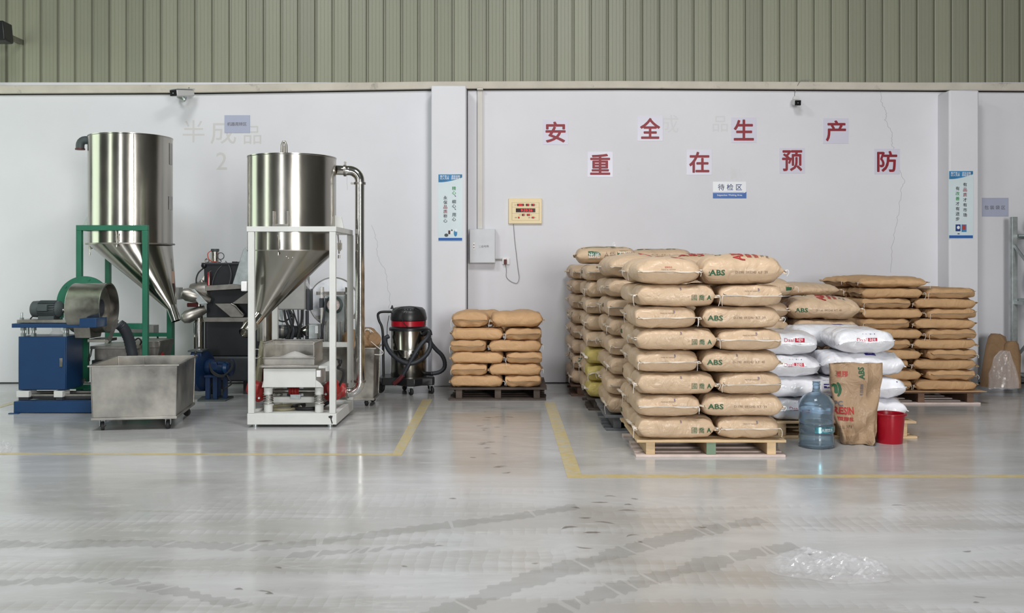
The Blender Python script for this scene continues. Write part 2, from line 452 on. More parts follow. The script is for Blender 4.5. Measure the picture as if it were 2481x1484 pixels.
class Thing:
    def __init__(s, name, label, cat, loc=(0,0,0), group=None, rz=0.0):
        o = bpy.data.objects.new(name, None); link(o)
        o.empty_display_size = 0.1
        o.location = loc; o.rotation_euler = (0,0,rz)
        o['label'] = label; o['category'] = cat
        if group: o['group'] = group
        s.o = o; s.off = tuple(loc) if not rz else (0,0,0)
    def part(s, name, mb, m, parent=None, label=None, bevel=0, smooth=True, kind=None, ang=38):
        me = mb.mesh(name, MT[m] if isinstance(m, str) else m, s.off, smooth, ang)
        o = bpy.data.objects.new(name, me); link(o)
        o.parent = parent or s.o
        if label: o['label'] = label
        if kind: o['kind'] = kind
        if bevel:
            bv = o.modifiers.new('bevel', 'BEVEL'); bv.width = bevel; bv.segments = 2; bv.limit_method = 'ANGLE'
        return o

def single(name, label, cat, mb, m, group=None, bevel=0, smooth=True, kind=None, origin=None):
    vs = mb.v
    if origin is None:
        origin = (sum(v[0] for v in vs)/len(vs), sum(v[1] for v in vs)/len(vs), min(v[2] for v in vs))
    me = mb.mesh(name, MT[m] if isinstance(m, str) else m, origin, smooth)
    o = bpy.data.objects.new(name, me); link(o); o.location = origin
    o['label'] = label; o['category'] = cat
    if group: o['group'] = group
    if kind: o['kind'] = kind
    if bevel:
        bv = o.modifiers.new('bevel', 'BEVEL'); bv.width = bevel; bv.segments = 2; bv.limit_method = 'ANGLE'
    return o

def struct(name, mb, m, parent=None, bevel=0, smooth=True, label=None, kind=True):
    me = mb.mesh(name, MT[m] if isinstance(m, str) else m, (0,0,0), smooth)
    o = bpy.data.objects.new(name, me); link(o)
    if parent: o.parent = parent
    elif kind: o['kind'] = 'structure'
    if label: o['label'] = label
    if bevel:
        bv = o.modifiers.new('bevel', 'BEVEL'); bv.width = bevel; bv.segments = 2; bv.limit_method = 'ANGLE'
    return o

# text as geometry -------------------------------------------------
_TC = {}
def glyphs(txt, size=1.0, bold=0.0, spacing=1.0, res=3):
    """outline of a text; bold thickens the strokes with shifted copies"""
    k = (txt, round(bold, 4), spacing, res)
    if k not in _TC:
        cu = bpy.data.curves.new('t', 'FONT'); cu.body = txt; cu.size = 1.0
        cu.resolution_u = res; cu.space_character = spacing
        o = bpy.data.objects.new('t', cu); link(o)
        dg = bpy.context.evaluated_depsgraph_get()
        me = bpy.data.meshes.new_from_object(o.evaluated_get(dg))
        vs = [(v.co.x, v.co.y) for v in me.vertices]; fs = [tuple(p.vertices) for p in me.polygons]
        bpy.data.objects.remove(o); bpy.data.curves.remove(cu); bpy.data.meshes.remove(me)
        vs = [(p, q, 0.0) for p, q in vs]
        if vs and bold > 0.004:
            n = len(vs); m = 8 if bold > 0.02 else 4; v2 = []; f2 = []
            for q in range(m):
                an = 2*PI*q/m + PI/4
                v2 += [(x+bold*math.cos(an), y+bold*math.sin(an), float(q)) for x, y, _d in vs]
                f2 += [tuple(i+q*n for i in f) for f in fs]
            vs, fs = v2, f2
        if vs:
            x0 = min(v[0] for v in vs); x1 = max(v[0] for v in vs); y0 = min(v[1] for v in vs); y1 = max(v[1] for v in vs)
            cx, cy = (x0+x1)/2, (y0+y1)/2
            vs = [(p-cx, q-cy, d_) for p, q, d_ in vs]
            _TC[k] = (vs, fs, x1-x0, y1-y0)
        else:
            _TC[k] = ([], [], 1, 1)
    return _TC[k]

def wall_text(mb, txt, x, z, y, h=None, w=None, bold=0.0, th=0.0008, spacing=1.0, rot=0.0):
    """flat lettering facing -Y, its box h high (or w wide) centred at x, z, the plane at y"""
    vs, fs, W, H = glyphs(txt, 1, bold, spacing)
    if not vs: return mb
    sy = h / H if h else w / W
    sx = w / W if w else sy
    c, s_ = math.cos(rot), math.sin(rot)
    out = []
    for a, b, d_ in vs:
        a, b = a*sx, b*sy
        out.append((x + a*c - b*s_, y - d_*0.00007, z + a*s_ + b*c))
    return mb.add(out, fs)
# ================================================================== SETTING
XL, XR, YR, ZC = -7.9, 8.0, -6.2, 7.0
struct('floor', MB().box(XL-0.2, XR+0.2, YR-0.2, WALLY+0.3, -0.1, 0.0), 'floor', smooth=False)

wb = struct('wall_back', MB().box(XL, XR, WALLY, WALLY+0.2, 0, 3.5), 'plaster', smooth=False)
ceil = struct('ceiling', MB().box(XL-0.2, XR+0.2, YR-0.2, WALLY+0.3, ZC, ZC+0.1), 'ceiling', smooth=False)
m = MB(); m.box(XR, XR+0.2, YR, WALLY+0.2, 0, ZC)
struct('wall_right', m, 'hall_dark', smooth=False)
def wall_with_holes(mb, fix, lo, hi, holes, axis):
    """wall slab along an axis with rectangular openings (a0, a1, z0, z1)"""
    def bx(a0, a1, z0, z1):
        if a1 - a0 < 1e-4 or z1 - z0 < 1e-4: return
        if axis == 'y': mb.box(fix[0], fix[1], a0, a1, z0, z1)
        else: mb.box(a0, a1, fix[0], fix[1], z0, z1)
    a = lo
    for h in sorted(holes):
        bx(a, h[0], 0, ZC); bx(h[0], h[1], 0, h[2]); bx(h[0], h[1], h[3], ZC); a = h[1]
    bx(a, hi, 0, ZC)
    return mb
struct('wall_left', wall_with_holes(MB(), (XL-0.2, XL), YR, WALLY+0.2, [(3.8, 5.4, 0.7, 4.5), (8.4, 10.8, 0.5, 4.3)], 'y'), 'hall_dark', smooth=False)
struct('wall_rear', wall_with_holes(MB(), (YR-0.2, YR), XL, XR, [(-6.5, -4.7, 0.5, 5.1), (2.2, 5.0, 0.0, 4.6)], 'x'), 'hall_dark', smooth=False)
def windowframe(n, a0, a1, z0, z1, axis, fix):
    mb = MB(); t = 0.06; k = 3
    def bx(p0, p1, q0, q1):
        if axis == 'y': mb.box(fix, fix+0.06, p0, p1, q0, q1)
        else: mb.box(p0, p1, fix, fix+0.06, q0, q1)
    bx(a0, a1, z0, z0+t); bx(a0, a1, z1-t, z1)
    for i in range(k+1):
        c = a0 + (a1-a0)*i/k; bx(max(a0, c-t/2), min(a1, c+t/2), z0+t, z1-t)
    struct('window_%d' % n, mb, 'galv', smooth=False)
windowframe(1, 3.8, 5.4, 0.7, 4.5, 'y', XL-0.15)
windowframe(2, 8.4, 10.8, 0.5, 4.3, 'y', XL-0.15)
windowframe(3, -6.5, -4.7, 0.5, 5.1, 'x', YR-0.15)

# ---- olive sheet cladding above the ledge: every ribbed strip is a part of wall_upper
up = struct('wall_upper', MB().box(XL, XR, WALLY+0.06, WALLY+0.2, 3.5, ZC), 'gap', smooth=False)
def strip_mesh():
    p = [(0.0,-0.004),(0.004,-0.030),(0.012,-0.034)]
    for c in (0.045, 0.088, 0.130):
        p += [(c,-0.034),(c+0.0015,-0.0315),(c+0.004,-0.0315),(c+0.0055,-0.034)]
    p += [(0.160,-0.034),(0.1625,-0.040),(0.171,-0.040),(0.1745,-0.034),(0.180,-0.004),(0.1985,-0.002),(0.1985,0.006),(0.0,0.006)]
    mb = MB(); mb.prism([(a, b) for a, b in p], 'z', 0.0, 3.6)
    return mb.mesh('cladding_strip', MT['cladding'], smooth=False)
sm = strip_mesh()
x = -0.094 - 0.182 - 0.2*39
while x < XR - 0.2:
    o = bpy.data.objects.new('cladding_strip', sm); link(o); o.parent = up
    o.location = (x, WALLY + 0.045, 3.40)
    x += 0.2

def ledge(mb, y0, y1, top, bot):
    xs = [(-7.9, 0.0), (-5.96, -0.062), (-3.6, -0.05), (-0.94, -0.008), (1.3, 0.0), (5.96, -0.03), (8.0, -0.03)]
    rings = [[(xx, y0, bot+d), (xx, y1, bot+d), (xx, y1, top+d*0.85), (xx, y0, top+d*0.85)] for xx, d in xs]
    return mb.loft(rings)
led = struct('trim_1', ledge(MB(), WALLY-0.06, WALLY+0.06, 3.508, 3.425), 'beam', bevel=0.006)
struct('joint_line', ledge(MB(), WALLY-0.012, WALLY+0.01, 3.426, 3.412), 'gap', parent=led, smooth=False)

# pilasters
def pil(mb, x0, x1, zt): return mb.box(x0, x1, WALLY-0.30, WALLY+0.05, 0, zt)
p1 = struct('trim_2', pil(MB(), -0.915, -0.522, 3.41), 'plaster', bevel=0.012)
p2 = struct('trim_3', pil(MB(), 4.956, 5.297, 3.36), 'plaster', bevel=0.02)
struct('joint_line', MB().box(-0.522, -0.514, WALLY-0.03, WALLY+0.0, 0.75, 3.41), 'gap', parent=p1, smooth=False)
# thin dark strip drawn as a line where the wall meets the floor
struct('wall_foot_line', MB().box(XL, XR, WALLY-0.006, WALLY+0.01, 0.0, 0.012), 'gap', smooth=False)

# cracks
def crack(pts, Y, r=0.0016, seed=1, jit=0.012):
    rnd = random.Random(seed); P = []
    for i in range(len(pts)-1):
        a, b = pts[i], pts[i+1]; k = 7
        for j in range(k):
            t = j/k; P.append((wx(a[0]+(b[0]-a[0])*t, Y)+rnd.uniform(-jit, jit), Y-0.0008, wz(a[1]+(b[1]-a[1])*t, Y)))
    P.append((wx(pts[-1][0], Y), Y-0.0008, wz(pts[-1][1], Y)))
    mb = MB(); n = len(P)
    for i in range(n-1):
        a, b = Vector(P[i]), Vector(P[i+1]); d = (b-a).normalized(); s_ = Vector((d.z, 0, -d.x))*r
        mb.add([a-s_, a+s_, b+s_, b-s_], [(0,1,2,3)])
    struct('plaster_crack', mb, 'crack', parent=wb, smooth=False)
crack([(2134,222),(2137,250),(2148,275),(2145,290),(2160,320),(2160,345),(2166,362)], WALLY, 0.0020, 3)
crack([(2182,412),(2191,440),(2183,462),(2179,500),(2172,545),(2160,600),(2158,660)], WALLY, 0.0018, 4)
crack([(899,545),(912,580),(915,620),(935,660),(945,720),(940,760)], WALLY, 0.0016, 5)
crack([(840,425),(842,460)], WALLY, 0.0014, 6, 0.004)

# faded, painted-over lettering high on the left of the wall
fm = MB()
for ch, px, py, hh in (('半', 469, 318, 54), ('成', 541, 318, 62), ('品', 612, 327, 44), ('2', 537, 390, 42)):
    wall_text(fm, ch, wx(px, WALLY), wz(py, WALLY), WALLY-0.001, h=hh*WALLY/FPX, bold=0.0)
struct('faded_lettering', fm, 'faded', parent=wb, smooth=False, label='faded painted-over lettering')
fm = MB()
for ch, px, py, hh in (('成', 1622, 300, 44), ('品', 1745, 300, 38)):
    wall_text(fm, ch, wx(px, WALLY), wz(py, WALLY), WALLY-0.001, h=hh*WALLY/FPX)
MT['faded2'] = mat('faded_wall_paint_faint', (0.68, 0.675, 0.705), 0.75)
struct('faded_lettering', fm, 'faded2', parent=wb, smooth=False, label='faint ghost lettering')

# ---- yellow floor tapes (one thing per taped bay)
def tape(name, label, quads):
    mb = MB()
    for q in quads:
        n = len(q); mb.add([(a, b, 0.0006) for a, b in q] + [(a, b, 0.0016) for a, b in q],
               [tuple(range(n))[::-1], tuple(range(n, 2*n))] + [(i, (i+1) % n, n+(i+1) % n, n+i) for i in range(n)])
    single(name, label, 'floor tape', mb, 'tape', smooth=False, origin=(quads[0][0][0], quads[0][0][1], 0))
tape('floor_tape', 'yellow floor tape along the front and right of the machine bay',
     [[(-0.868, 7.13), (-0.795, 7.13), (-0.815, 10.15), (-0.915, 10.15)], [(-5.0, 7.17), (-0.868, 7.13), (-0.868, 7.20), (-5.0, 7.24)]])
tape('floor_tape', 'yellow floor tape around the left and front of the bag stacks',
     [[(0.357, 6.375), (0.455, 6.47), (0.43, 9.95), (0.325, 9.95)], [(0.357, 6.375), (7.6, 6.39), (7.6, 6.455), (0.455, 6.47)]])
tape('floor_tape', 'short yellow floor tape left of the blue base machine', [[(-5.02, 7.24), (-4.93, 7.24), (-4.93, 10.3), (-5.02, 10.3)]])

# ================================================================== THINGS ON THE WALL
GRP = 'red slogan characters on pale sheets'
for ch, px, py, rt, row in (('安',1346,320,0.0,'upper'),('全',1575,311,-0.02,'upper'),('生',1802,315,-0.01,'upper'),('产',2025,317,-0.01,'upper'),
                       ('重',1454,398,0.0,'lower'),('在',1694,393,-0.01,'lower'),('预',1919,389,-0.015,'lower'),('防',2149,391,-0.005,'lower')):
    nth = {'安':'leftmost of upper row','全':'second in upper row','生':'third in upper row','产':'rightmost of upper row',
           '重':'leftmost of lower row','在':'second in lower row','预':'third in lower row','防':'rightmost of lower row'}[ch]
    cx, cz = wx(px, WALLY), wz(py, WALLY); h = 0.147
    t = Thing('slogan_sheet', 'pale square wall sheet with dark red character %s, %s' % (ch, nth), 'wall sign', (cx, WALLY, cz), GRP)
    mb = MB().box(cx-h, cx+h, WALLY-0.004, WALLY, cz-h, cz+h); t.part('sheet', mb, 'paper_square', smooth=False)
    mb = MB(); wall_text(mb, ch, cx, cz, WALLY-0.0052, h=0.245, w=0.235, bold=0.022); t.part('character', mb, 'ink_red', smooth=False)

def banner(px0, px1, py0, py1, Y, label, cols, pic):
    x0, x1, z0, z1 = wx(px0, Y), wx(px1, Y), wz(py1, Y), wz(py0, Y)
    t = Thing('wall_banner', label, 'banner', ((x0+x1)/2, Y, z0), 'tall quality banners on the pilasters')
    W, H = x1-x0, z1-z0
    t.part('sheet', MB().box(x0, x1, Y-0.004, Y, z0, z1), 'banner_pale', smooth=False)
    g = 0.006
    pts = [(x0+g, z1-g), (x1-g, z1-g), (x1-g, z1-H*0.055)]
    for i in range(1, 9):
        u = i/8; pts.append((x1-g-(W-2*g)*u, z1-H*(0.055+0.070*math.sin(u*PI*0.52))))
    t.part('header', MB().prism(pts[::-1], 'y', Y-0.0052, Y-0.004), 'banner_teal', smooth=False)
    t.part('foot_stripe', MB().box(x0+g, x1-g, Y-0.0052, Y-0.004, z0+g, z0+g+H*0.042), 'ink_blue', smooth=False)
    mb = MB()
    for s_, u, v in (('客户至上', 0.27, 0.036), ('求实创新', 0.72, 0.036), ('以人为本', 0.27, 0.068), ('团结奋进', 0.72, 0.068)):
        wall_text(mb, s_, x0+W*u, z1-H*v, Y-0.006, w=W*0.36, bold=0.01)
    t.part('header_lettering', mb, 'ink_white', smooth=False)
    by = {}
    for s_, u, v0, dv, colr in cols:
        for i, ch in enumerate(s_):
            c = colr[i]; mb = by.setdefault(c, MB())
            if ch == '、':
                wall_text(mb, ch, x0+W*(u+0.05), z1-H*(v0+dv*i-0.018), Y-0.0055, h=0.018, bold=0.02)
            else:
                wall_text(mb, ch, x0+W*u, z1-H*(v0+dv*i), Y-0.0055, h=H*0.056, w=W*0.155, bold=0.015)
    for c, mb in by.items():
        t.part('lettering', mb, {'k': 'ink_black', 'r': 'ink_red', 'g': 'ink_green2'}[c], smooth=False)
    for (u0, u1, v0, v1, mm) in pic:
        cx, cz = x0+W*(u0+u1)/2, z1-H*(v0+v1)/2; n = 12
        po = [(cx+math.cos(2*PI*i/n)*W*(u1-u0)/2, cz+math.sin(2*PI*i/n)*H*(v1-v0)/2) for i in range(n)] if mm[1] else \
             [(x0+W*u0, z1-H*v1), (x0+W*u1, z1-H*v1), (x0+W*u1, z1-H*v0), (x0+W*u0, z1-H*v0)]
        t.part('printed_picture', MB().prism(po, 'y', Y-0.0058-0.0004*mm[2], Y-0.004), mm[0], smooth=False)
banner(1061, 1121, 421, 584, WALLY-0.30, 'blue and white quality banner on the left pilaster', [
    ('精心、细心、用心', 0.65, 0.215, 0.0655, 'ggkkkkkk'), ('永保品质称心', 0.30, 0.355, 0.068, 'kkrrkk')],
    [(0.26,0.42,0.885,0.935,('motor',1,0)), (0.42,0.50,0.84,0.895,('maroon',0,0)), (0.53,0.60,0.83,0.89,('sign_white',0,0)), (0.535,0.595,0.825,0.85,('ink_black',1,1)),
     (0.64,0.78,0.83,0.93,('banner_teal',1,0)), (0.68,0.79,0.815,0.86,('sign_white',1,1))])
banner(2298, 2358, 413, 578, WALLY-0.30, 'blue and white quality banner on the right pilaster', [
    ('有品质才有市场', 0.66, 0.205, 0.0745, 'krrkkkk'), ('有改善才有进步', 0.36, 0.262, 0.0745, 'kggkkkk')],
    [(0.28,0.48,0.79,0.89,('ink_navy',0,0)), (0.52,0.72,0.79,0.90,('banner_teal',0,0)), (0.33,0.45,0.81,0.86,('sign_white',1,1)), (0.55,0.68,0.80,0.87,('ink_red2',0,1)), (0.36,0.44,0.92,0.935,('motor',0,0))])

def plate(name, label, px0, px1, py0, py1, Y, m, txts, cat='sign', th=0.006):
    x0, x1, z0, z1 = wx(px0, Y), wx(px1, Y), wz(py1, Y), wz(py0, Y)
    t = Thing(name, label, cat, ((x0+x1)/2, Y, z0))
    t.part('plate', MB().box(x0, x1, Y-th, Y, z0, z1), m, bevel=0.002)
    mb = MB()
    for s_, u, v, wd, mm, bd in txts:
        mb = MB(); wall_text(mb, s_, x0+(x1-x0)*u, z1-(z1-z0)*v, Y-th-0.001, w=(x1-x0)*wd, bold=bd); t.part('lettering', mb, mm, smooth=False)
    return t, x0, x1, z0, z1
plate('area_sign', 'grey-blue area sign above the left hopper gap', 544, 606, 279, 322, WALLY, 'sign_blue', [('机器周转区', 0.49, 0.50, 0.76, 'ink_grey', 0.01)])
plate('area_sign', 'grey-blue area sign near the steel rack', 2379, 2443, 479, 524, WALLY, 'sign_blue', [('包 装 袋 区', 0.48, 0.52, 0.78, 'ink_grey', 0.01)])
t, x0, x1, z0, z1 = plate('area_sign', 'white and blue Inspection Waiting Area sign under the slogan', 1727, 1808, 440, 480, WALLY, 'sign_white',
      [('待 检 区', 0.51, 0.33, 0.72, 'ink_navy', 0.012)])
t.part('blue_band', MB().prism([(x0, z0), (x1, z0), (x1, z0+0.077), (x1-0.01, z0+0.068), (x1-0.025, z0+0.062), (x0, z0+0.062)], 'y', WALLY-0.0072, WALLY-0.006), 'ink_blue', smooth=False)
t.part('thin_stripe', MB().box(x0, x1-0.03, WALLY-0.0072, WALLY-0.006, z0+0.068, z0+0.072), 'ink_blue', smooth=False)
mb = MB(); wall_text(mb, 'Inspection Waiting Area', (x0+x1)/2, z0+0.034, WALLY-0.0082, w=0.29, bold=0.015); t.part('lettering', mb, 'ink_white', smooth=False)

# digital calendar clock with its cord
Y = WALLY
x0, x1, z0, z1 = wx(1232, Y), wx(1313, Y), wz(542, Y), wz(481, Y); W, H = x1-x0, z1-z0
t = Thing('calendar_clock', 'cream digital calendar clock with red digits beside the breaker box', 'clock', ((x0+x1)/2, Y, z0))
t.part('case', MB().box(x0, x1, Y-0.032, Y, z0, z1), 'clock', bevel=0.006)
def cu(u): return x0 + W*u
def cv(v): return z1 - H*v
for i, (u0, u1, v0, v1) in enumerate([(0.26,0.46,0.21,0.30),(0.52,0.62,0.21,0.30),(0.68,0.78,0.21,0.30),(0.22,0.80,0.39,0.545),(0.40,0.48,0.61,0.69),(0.55,0.64,0.61,0.69),(0.285,0.33,0.72,0.79),(0.69,0.77,0.72,0.79)]):
    t.part('display_window', MB().box(cu(u0), cu(u1), Y-0.034, Y-0.032, cv(v1), cv(v0)), 'led_back', smooth=False)
mb = MB()
for s_, u, v, h in (('2022', 0.36, 0.255, 0.017), ('9', 0.585, 0.255, 0.017), ('7', 0.74, 0.255, 0.017), ('9:33:26', 0.54, 0.468, 0.030), ('8', 0.45, 0.65, 0.015), ('12', 0.60, 0.65, 0.015), ('4', 0.307, 0.755, 0.013), ('28', 0.73, 0.755, 0.013)):
    wall_text(mb, s_, cu(u), cv(v), Y-0.0352, h=h, bold=0.02, spacing=1.1)
t.part('red_digits', mb, 'led', smooth=False)
mb = MB()
for s_, u, v, h in (('公历', 0.215, 0.255, 0.014), ('年', 0.49, 0.255, 0.014), ('月', 0.65, 0.255, 0.014), ('日', 0.81, 0.255, 0.014), ('农历', 0.34, 0.65, 0.013), ('月', 0.52, 0.65, 0.013), ('日', 0.68, 0.65, 0.013), ('星期', 0.22, 0.755, 0.013), ('温度', 0.62, 0.755, 0.013), ('℃', 0.80, 0.755, 0.012)):
    wall_text(mb, s_, cu(u), cv(v), Y-0.0335, h=h)
for (u0, u1, v0, v1) in ((0.10,0.92,0.160,0.164),(0.10,0.92,0.345,0.349),(0.10,0.92,0.585,0.589),(0.10,0.92,0.86,0.864),(0.10,0.106,0.16,0.86),(0.914,0.92,0.16,0.86)):
    mb.box(cu(u0), cu(u1), Y-0.0332, Y-0.032, cv(v1), cv(v0))
t.part('printed_lines', mb, 'ink_brown', smooth=False)
cp = [(1244,542),(1247,580),(1251,615),(1255,650),(1258,672),(1254,684),(1247,685),(1236,680),(1227,670),(1227,655),(1225,640)]
t.part('power_cord', MB().tube(bez([(wx(a, Y), Y-0.012, wz(b, Y)) for a, b in cp], 5), 0.0032, 6), 'cord')
t.part('plug', MB().box(wx(1221, Y), wx(1228, Y), Y-0.05, Y-0.021, wz(640, Y), wz(628, Y)), 'maroon', bevel=0.003)

x0, x1, z0, z1 = wx(1138.5, Y), wx(1200.5, Y), wz(637, Y), wz(555, Y)
t = Thing('breaker_box', 'grey steel breaker box below the ivory conduit', 'electrical box', ((x0+x1)/2, Y, z0))
t.part('enclosure', MB().box(x0, x1, Y-0.10, Y, z0, z1), 'light_box', bevel=0.004)
dd = t.part('door', MB().box(x0+0.006, x1-0.006, Y-0.108, Y-0.101, z0+0.006, z1-0.006), 'light_box', bevel=0.002)
t.part('lock_plate', MB().box(x0+0.038, x0+0.064, Y-0.113, Y-0.107, wz(605, Y), wz(588, Y)), 'white_plastic', parent=dd, bevel=0.002)
mb = MB().cyl((x0+0.051, Y-0.118, wz(593, Y)), (x0+0.051, Y-0.112, wz(593, Y)), 0.006, n=10).cyl((x0+0.051, Y-0.118, wz(600, Y)), (x0+0.051, Y-0.112, wz(600, Y)), 0.006, n=10)
t.part('lock', mb, 'maroon', parent=dd)
mb = MB(); wall_text(mb, '二级电箱', (x0+x1)/2+0.015, wz(597, Y), Y-0.109, w=0.115, rot=0.06); t.part('handwriting', mb, 'ink_grey', smooth=False, parent=dd)
t = Thing('wall_conduit', 'ivory square conduit running down to the breaker box', 'conduit', (wx(1163.5, Y), Y, wz(555, Y)))
t.part('channel', MB().box(wx(1157, Y), wx(1169.5, Y), Y-0.05, Y, wz(554.5, Y), 3.40), 'conduit', bevel=0.004)
t.part('clip', MB().box(wx(1156, Y), wx(1171, Y), Y-0.085, Y-0.045, 3.40, 3.418), 'steel_dull', bevel=0.002)
t = Thing('wall_socket', 'white wall socket right of the breaker box', 'socket', (wx(1225, Y), Y, wz(640, Y)))
t.part('faceplate', MB().box(wx(1217, Y), wx(1234.5, Y), Y-0.02, Y, wz(640, Y), wz(624, Y)), 'white_plastic', bevel=0.003)
t.part('pipe', MB().cyl((wx(1200.6, Y), Y-0.02, wz(628, Y)), (wx(1217, Y), Y-0.012, wz(628, Y)), 0.009, n=10), 'steel_dark')
t.part('indicator', MB().box(wx(1226, Y), wx(1227.5, Y), Y-0.022, Y-0.019, wz(627, Y), wz(625.5, Y)), 'led', smooth=False)

# cameras
t = Thing('security_camera', 'bullet security camera hanging under the ledge at left', 'camera', (wx(440, Y), Y, wz(236, Y)))
c0 = Vector((wx(424, 11.15), 11.10, wz(227, 11.15))); c1 = c0 + Vector((0.10, 0.30, 0.05))
t.part('housing', MB().beam(c0, c1, 0.10, 0.075), 'white_cam', bevel=0.014)
t.part('hood', MB().beam(c0+Vector((-0.005,-0.02,0.045)), c1+Vector((0,0,0.045)), 0.115, 0.010), 'white_cam', bevel=0.003)
d = (c1-c0).normalized()
t.part('lens_glass', MB().beam(c0-d*0.006, c0-d*0.0005, 0.088, 0.066), 'lens', bevel=0.002)
t.part('infrared_lamp', MB().sphere(c0-d*0.008+Vector((0.0,0,-0.002)), 0.005, 8, 6), 'ink_white')
e = Vector((wx(444, Y), Y-0.02, wz(236, Y)))
t.part('bracket_arm', MB().tube(bez([c0*0.45+c1*0.55+Vector((0,0,-0.04)), c0*0.4+c1*0.6+Vector((0.0,0,-0.085)), e+Vector((-0.03,-0.08,-0.01)), e], 5), 0.014, 8), 'galv')
t.part('mounting_disc', MB().cyl(e+Vector((0,-0.015,0)), e+Vector((0,0.02,0)), 0.04, n=20), 'galv')
t.part('cable', MB().tube(bez([c1+Vector((-0.02,0,0.03)), c1+Vector((-0.03,0.02,0.07)), (c1.x-0.08, Y-0.01, 3.40)], 4), 0.004, 6), 'cord')
t = Thing('security_camera', 'small security camera above the slogan character at right', 'camera', (wx(1930, Y), Y, wz(249, Y)))
t.part('housing', MB().beam((wx(1933, 11.36), 11.36, wz(249, 11.36)), (wx(1925, Y), Y-0.03, wz(248, Y)), 0.078, 0.066), 'white_cam', bevel=0.014)
t.part('lens_glass', MB().beam((wx(1933.3, 11.355), 11.352, wz(249, 11.355)), (wx(1933, 11.36), 11.362, wz(249, 11.36)), 0.070, 0.058), 'lens', bevel=0.003)
t.part('infrared_lamp', MB().sphere((wx(1933.5, 11.35), 11.350, wz(249.3, 11.35)), 0.004, 8, 6), 'ink_white')
t.part('mounting_base', MB().cyl((wx(1927, Y), Y-0.04, wz(240, Y)), (wx(1927, Y), Y, wz(240, Y)), 0.035, n=16), 'white_cam')
t.part('cable', MB().tube(bez([(wx(1925, Y), Y-0.01, wz(236, Y)), (wx(1925, Y), Y-0.008, wz(225, Y)), (wx(1929, Y), Y-0.065, wz(208, Y)), (wx(1938, Y), Y-0.065, wz(197, Y)), (wx(1960, Y), Y-0.065, wz(196.5, Y))], 5), 0.003, 6), 'cord')
t = Thing('loudspeaker', 'dark square lamp housing at the top left edge', 'lamp', (wx(0, 10.9), 10.9, wz(76, 10.9)))
x0 = wx(-30, 10.9); x1 = wx(17, 10.9)
t.part('housing', MB().prism([(x0, wz(100, 10.9)), (wx(14, 10.9), wz(100, 10.9)), (x1, wz(96, 10.9)), (wx(13, 10.9), wz(52, 10.9)), (x0, wz(53, 10.9))], 'y', 10.85, 11.05), 'black_plastic', bevel=0.01)
t.part('bracket', MB().beam((wx(-6, 11), 11.05, wz(76, 11)), (wx(-6, 11), WALLY+0.01, wz(76, 11)), 0.05, 0.05), 'steel_dark')
t.o.name = 'flood_lamp'

# ---- marks on the floor: toothed tyre tracks and small skid scuffs
def fl(px, py): 
    Y = EYE*FPX/(py-HY); return Vector((wx(px, Y), Y, 0))
mk = bpy.data.materials.new('tyre_dust'); mk.use_nodes = True
_b = mk.node_tree.nodes['Principled BSDF']; _b.inputs['Base Color'].default_value = (0.20, 0.19, 0.17, 1); _b.inputs['Roughness'].default_value = 0.5; _b.inputs['Alpha'].default_value = 0.15
MT['tyre_dust'] = mk
mk2 = bpy.data.materials.new('brown_scuff'); mk2.use_nodes = True
_b = mk2.node_tree.nodes['Principled BSDF']; _b.inputs['Base Color'].default_value = (0.14, 0.10, 0.08, 1); _b.inputs['Roughness'].default_value = 0.5; _b.inputs['Alpha'].default_value = 0.5
MT['brown_scuff'] = mk2
floor_o = bpy.data.objects['floor']
def track(pts, wd, seed, pitch=0.07):
    rnd = random.Random(seed); P = bez([fl(*p) for p in pts], 14)
    # resample evenly
    Q = [P[0]]; acc = 0
    for a, b in zip(P, P[1:]):
        d = (b-a).length; 
        while acc + d >= pitch/4:
            t_ = (pitch/4-acc)/d; a = a+(b-a)*t_; Q.append(a); d = (b-a).length; acc = 0
        acc += d
    mb = MB(); rows = []
    for i, q in enumerate(Q):
        t_ = (Q[min(i+1, len(Q)-1)]-Q[max(i-1, 0)]).normalized(); n_ = Vector((-t_.y, t_.x, 0))
        ph = (i % 4)/4; e = (0.010 if ph < 0.5 else -0.008)
        k = wd/2*(0.8+0.7*noise.noise(Vector((i*0.09, seed, 0))))
        sh = t_*0.02
        rows.append((q+n_*(k+e)+sh+Vector((0,0,0.0022)), q-n_*(k+e*rnd.uniform(0.4,1.2))-sh+Vector((0,0,0.0022))))
    for i in range(len(rows)-1):
        if rnd.random() < 0.06: continue
        mb.add([rows[i][0], rows[i][1], rows[i+1][1], rows[i+1][0]], [(0,1,2,3)])
    struct('tyre_mark', mb, 'tyre_dust', parent=floor_o, smooth=False)
track([(-60,1320),(120,1319),(330,1316),(520,1322),(640,1326),(820,1306),(1000,1282),(1240,1252),(1400,1226)], 0.14, 1)
track([(-60,1415),(120,1407),(280,1408),(400,1428),(500,1448),(600,1470)], 0.10, 2)
track([(1040,1500),(1240,1420),(1420,1362),(1640,1300),(1850,1258)], 0.17, 3)
track([(1300,1500),(1450,1440),(1640,1385),(1800,1345),(1930,1322)], 0.15, 4)
track([(700,1345),(900,1332),(1060,1318)], 0.09, 5)
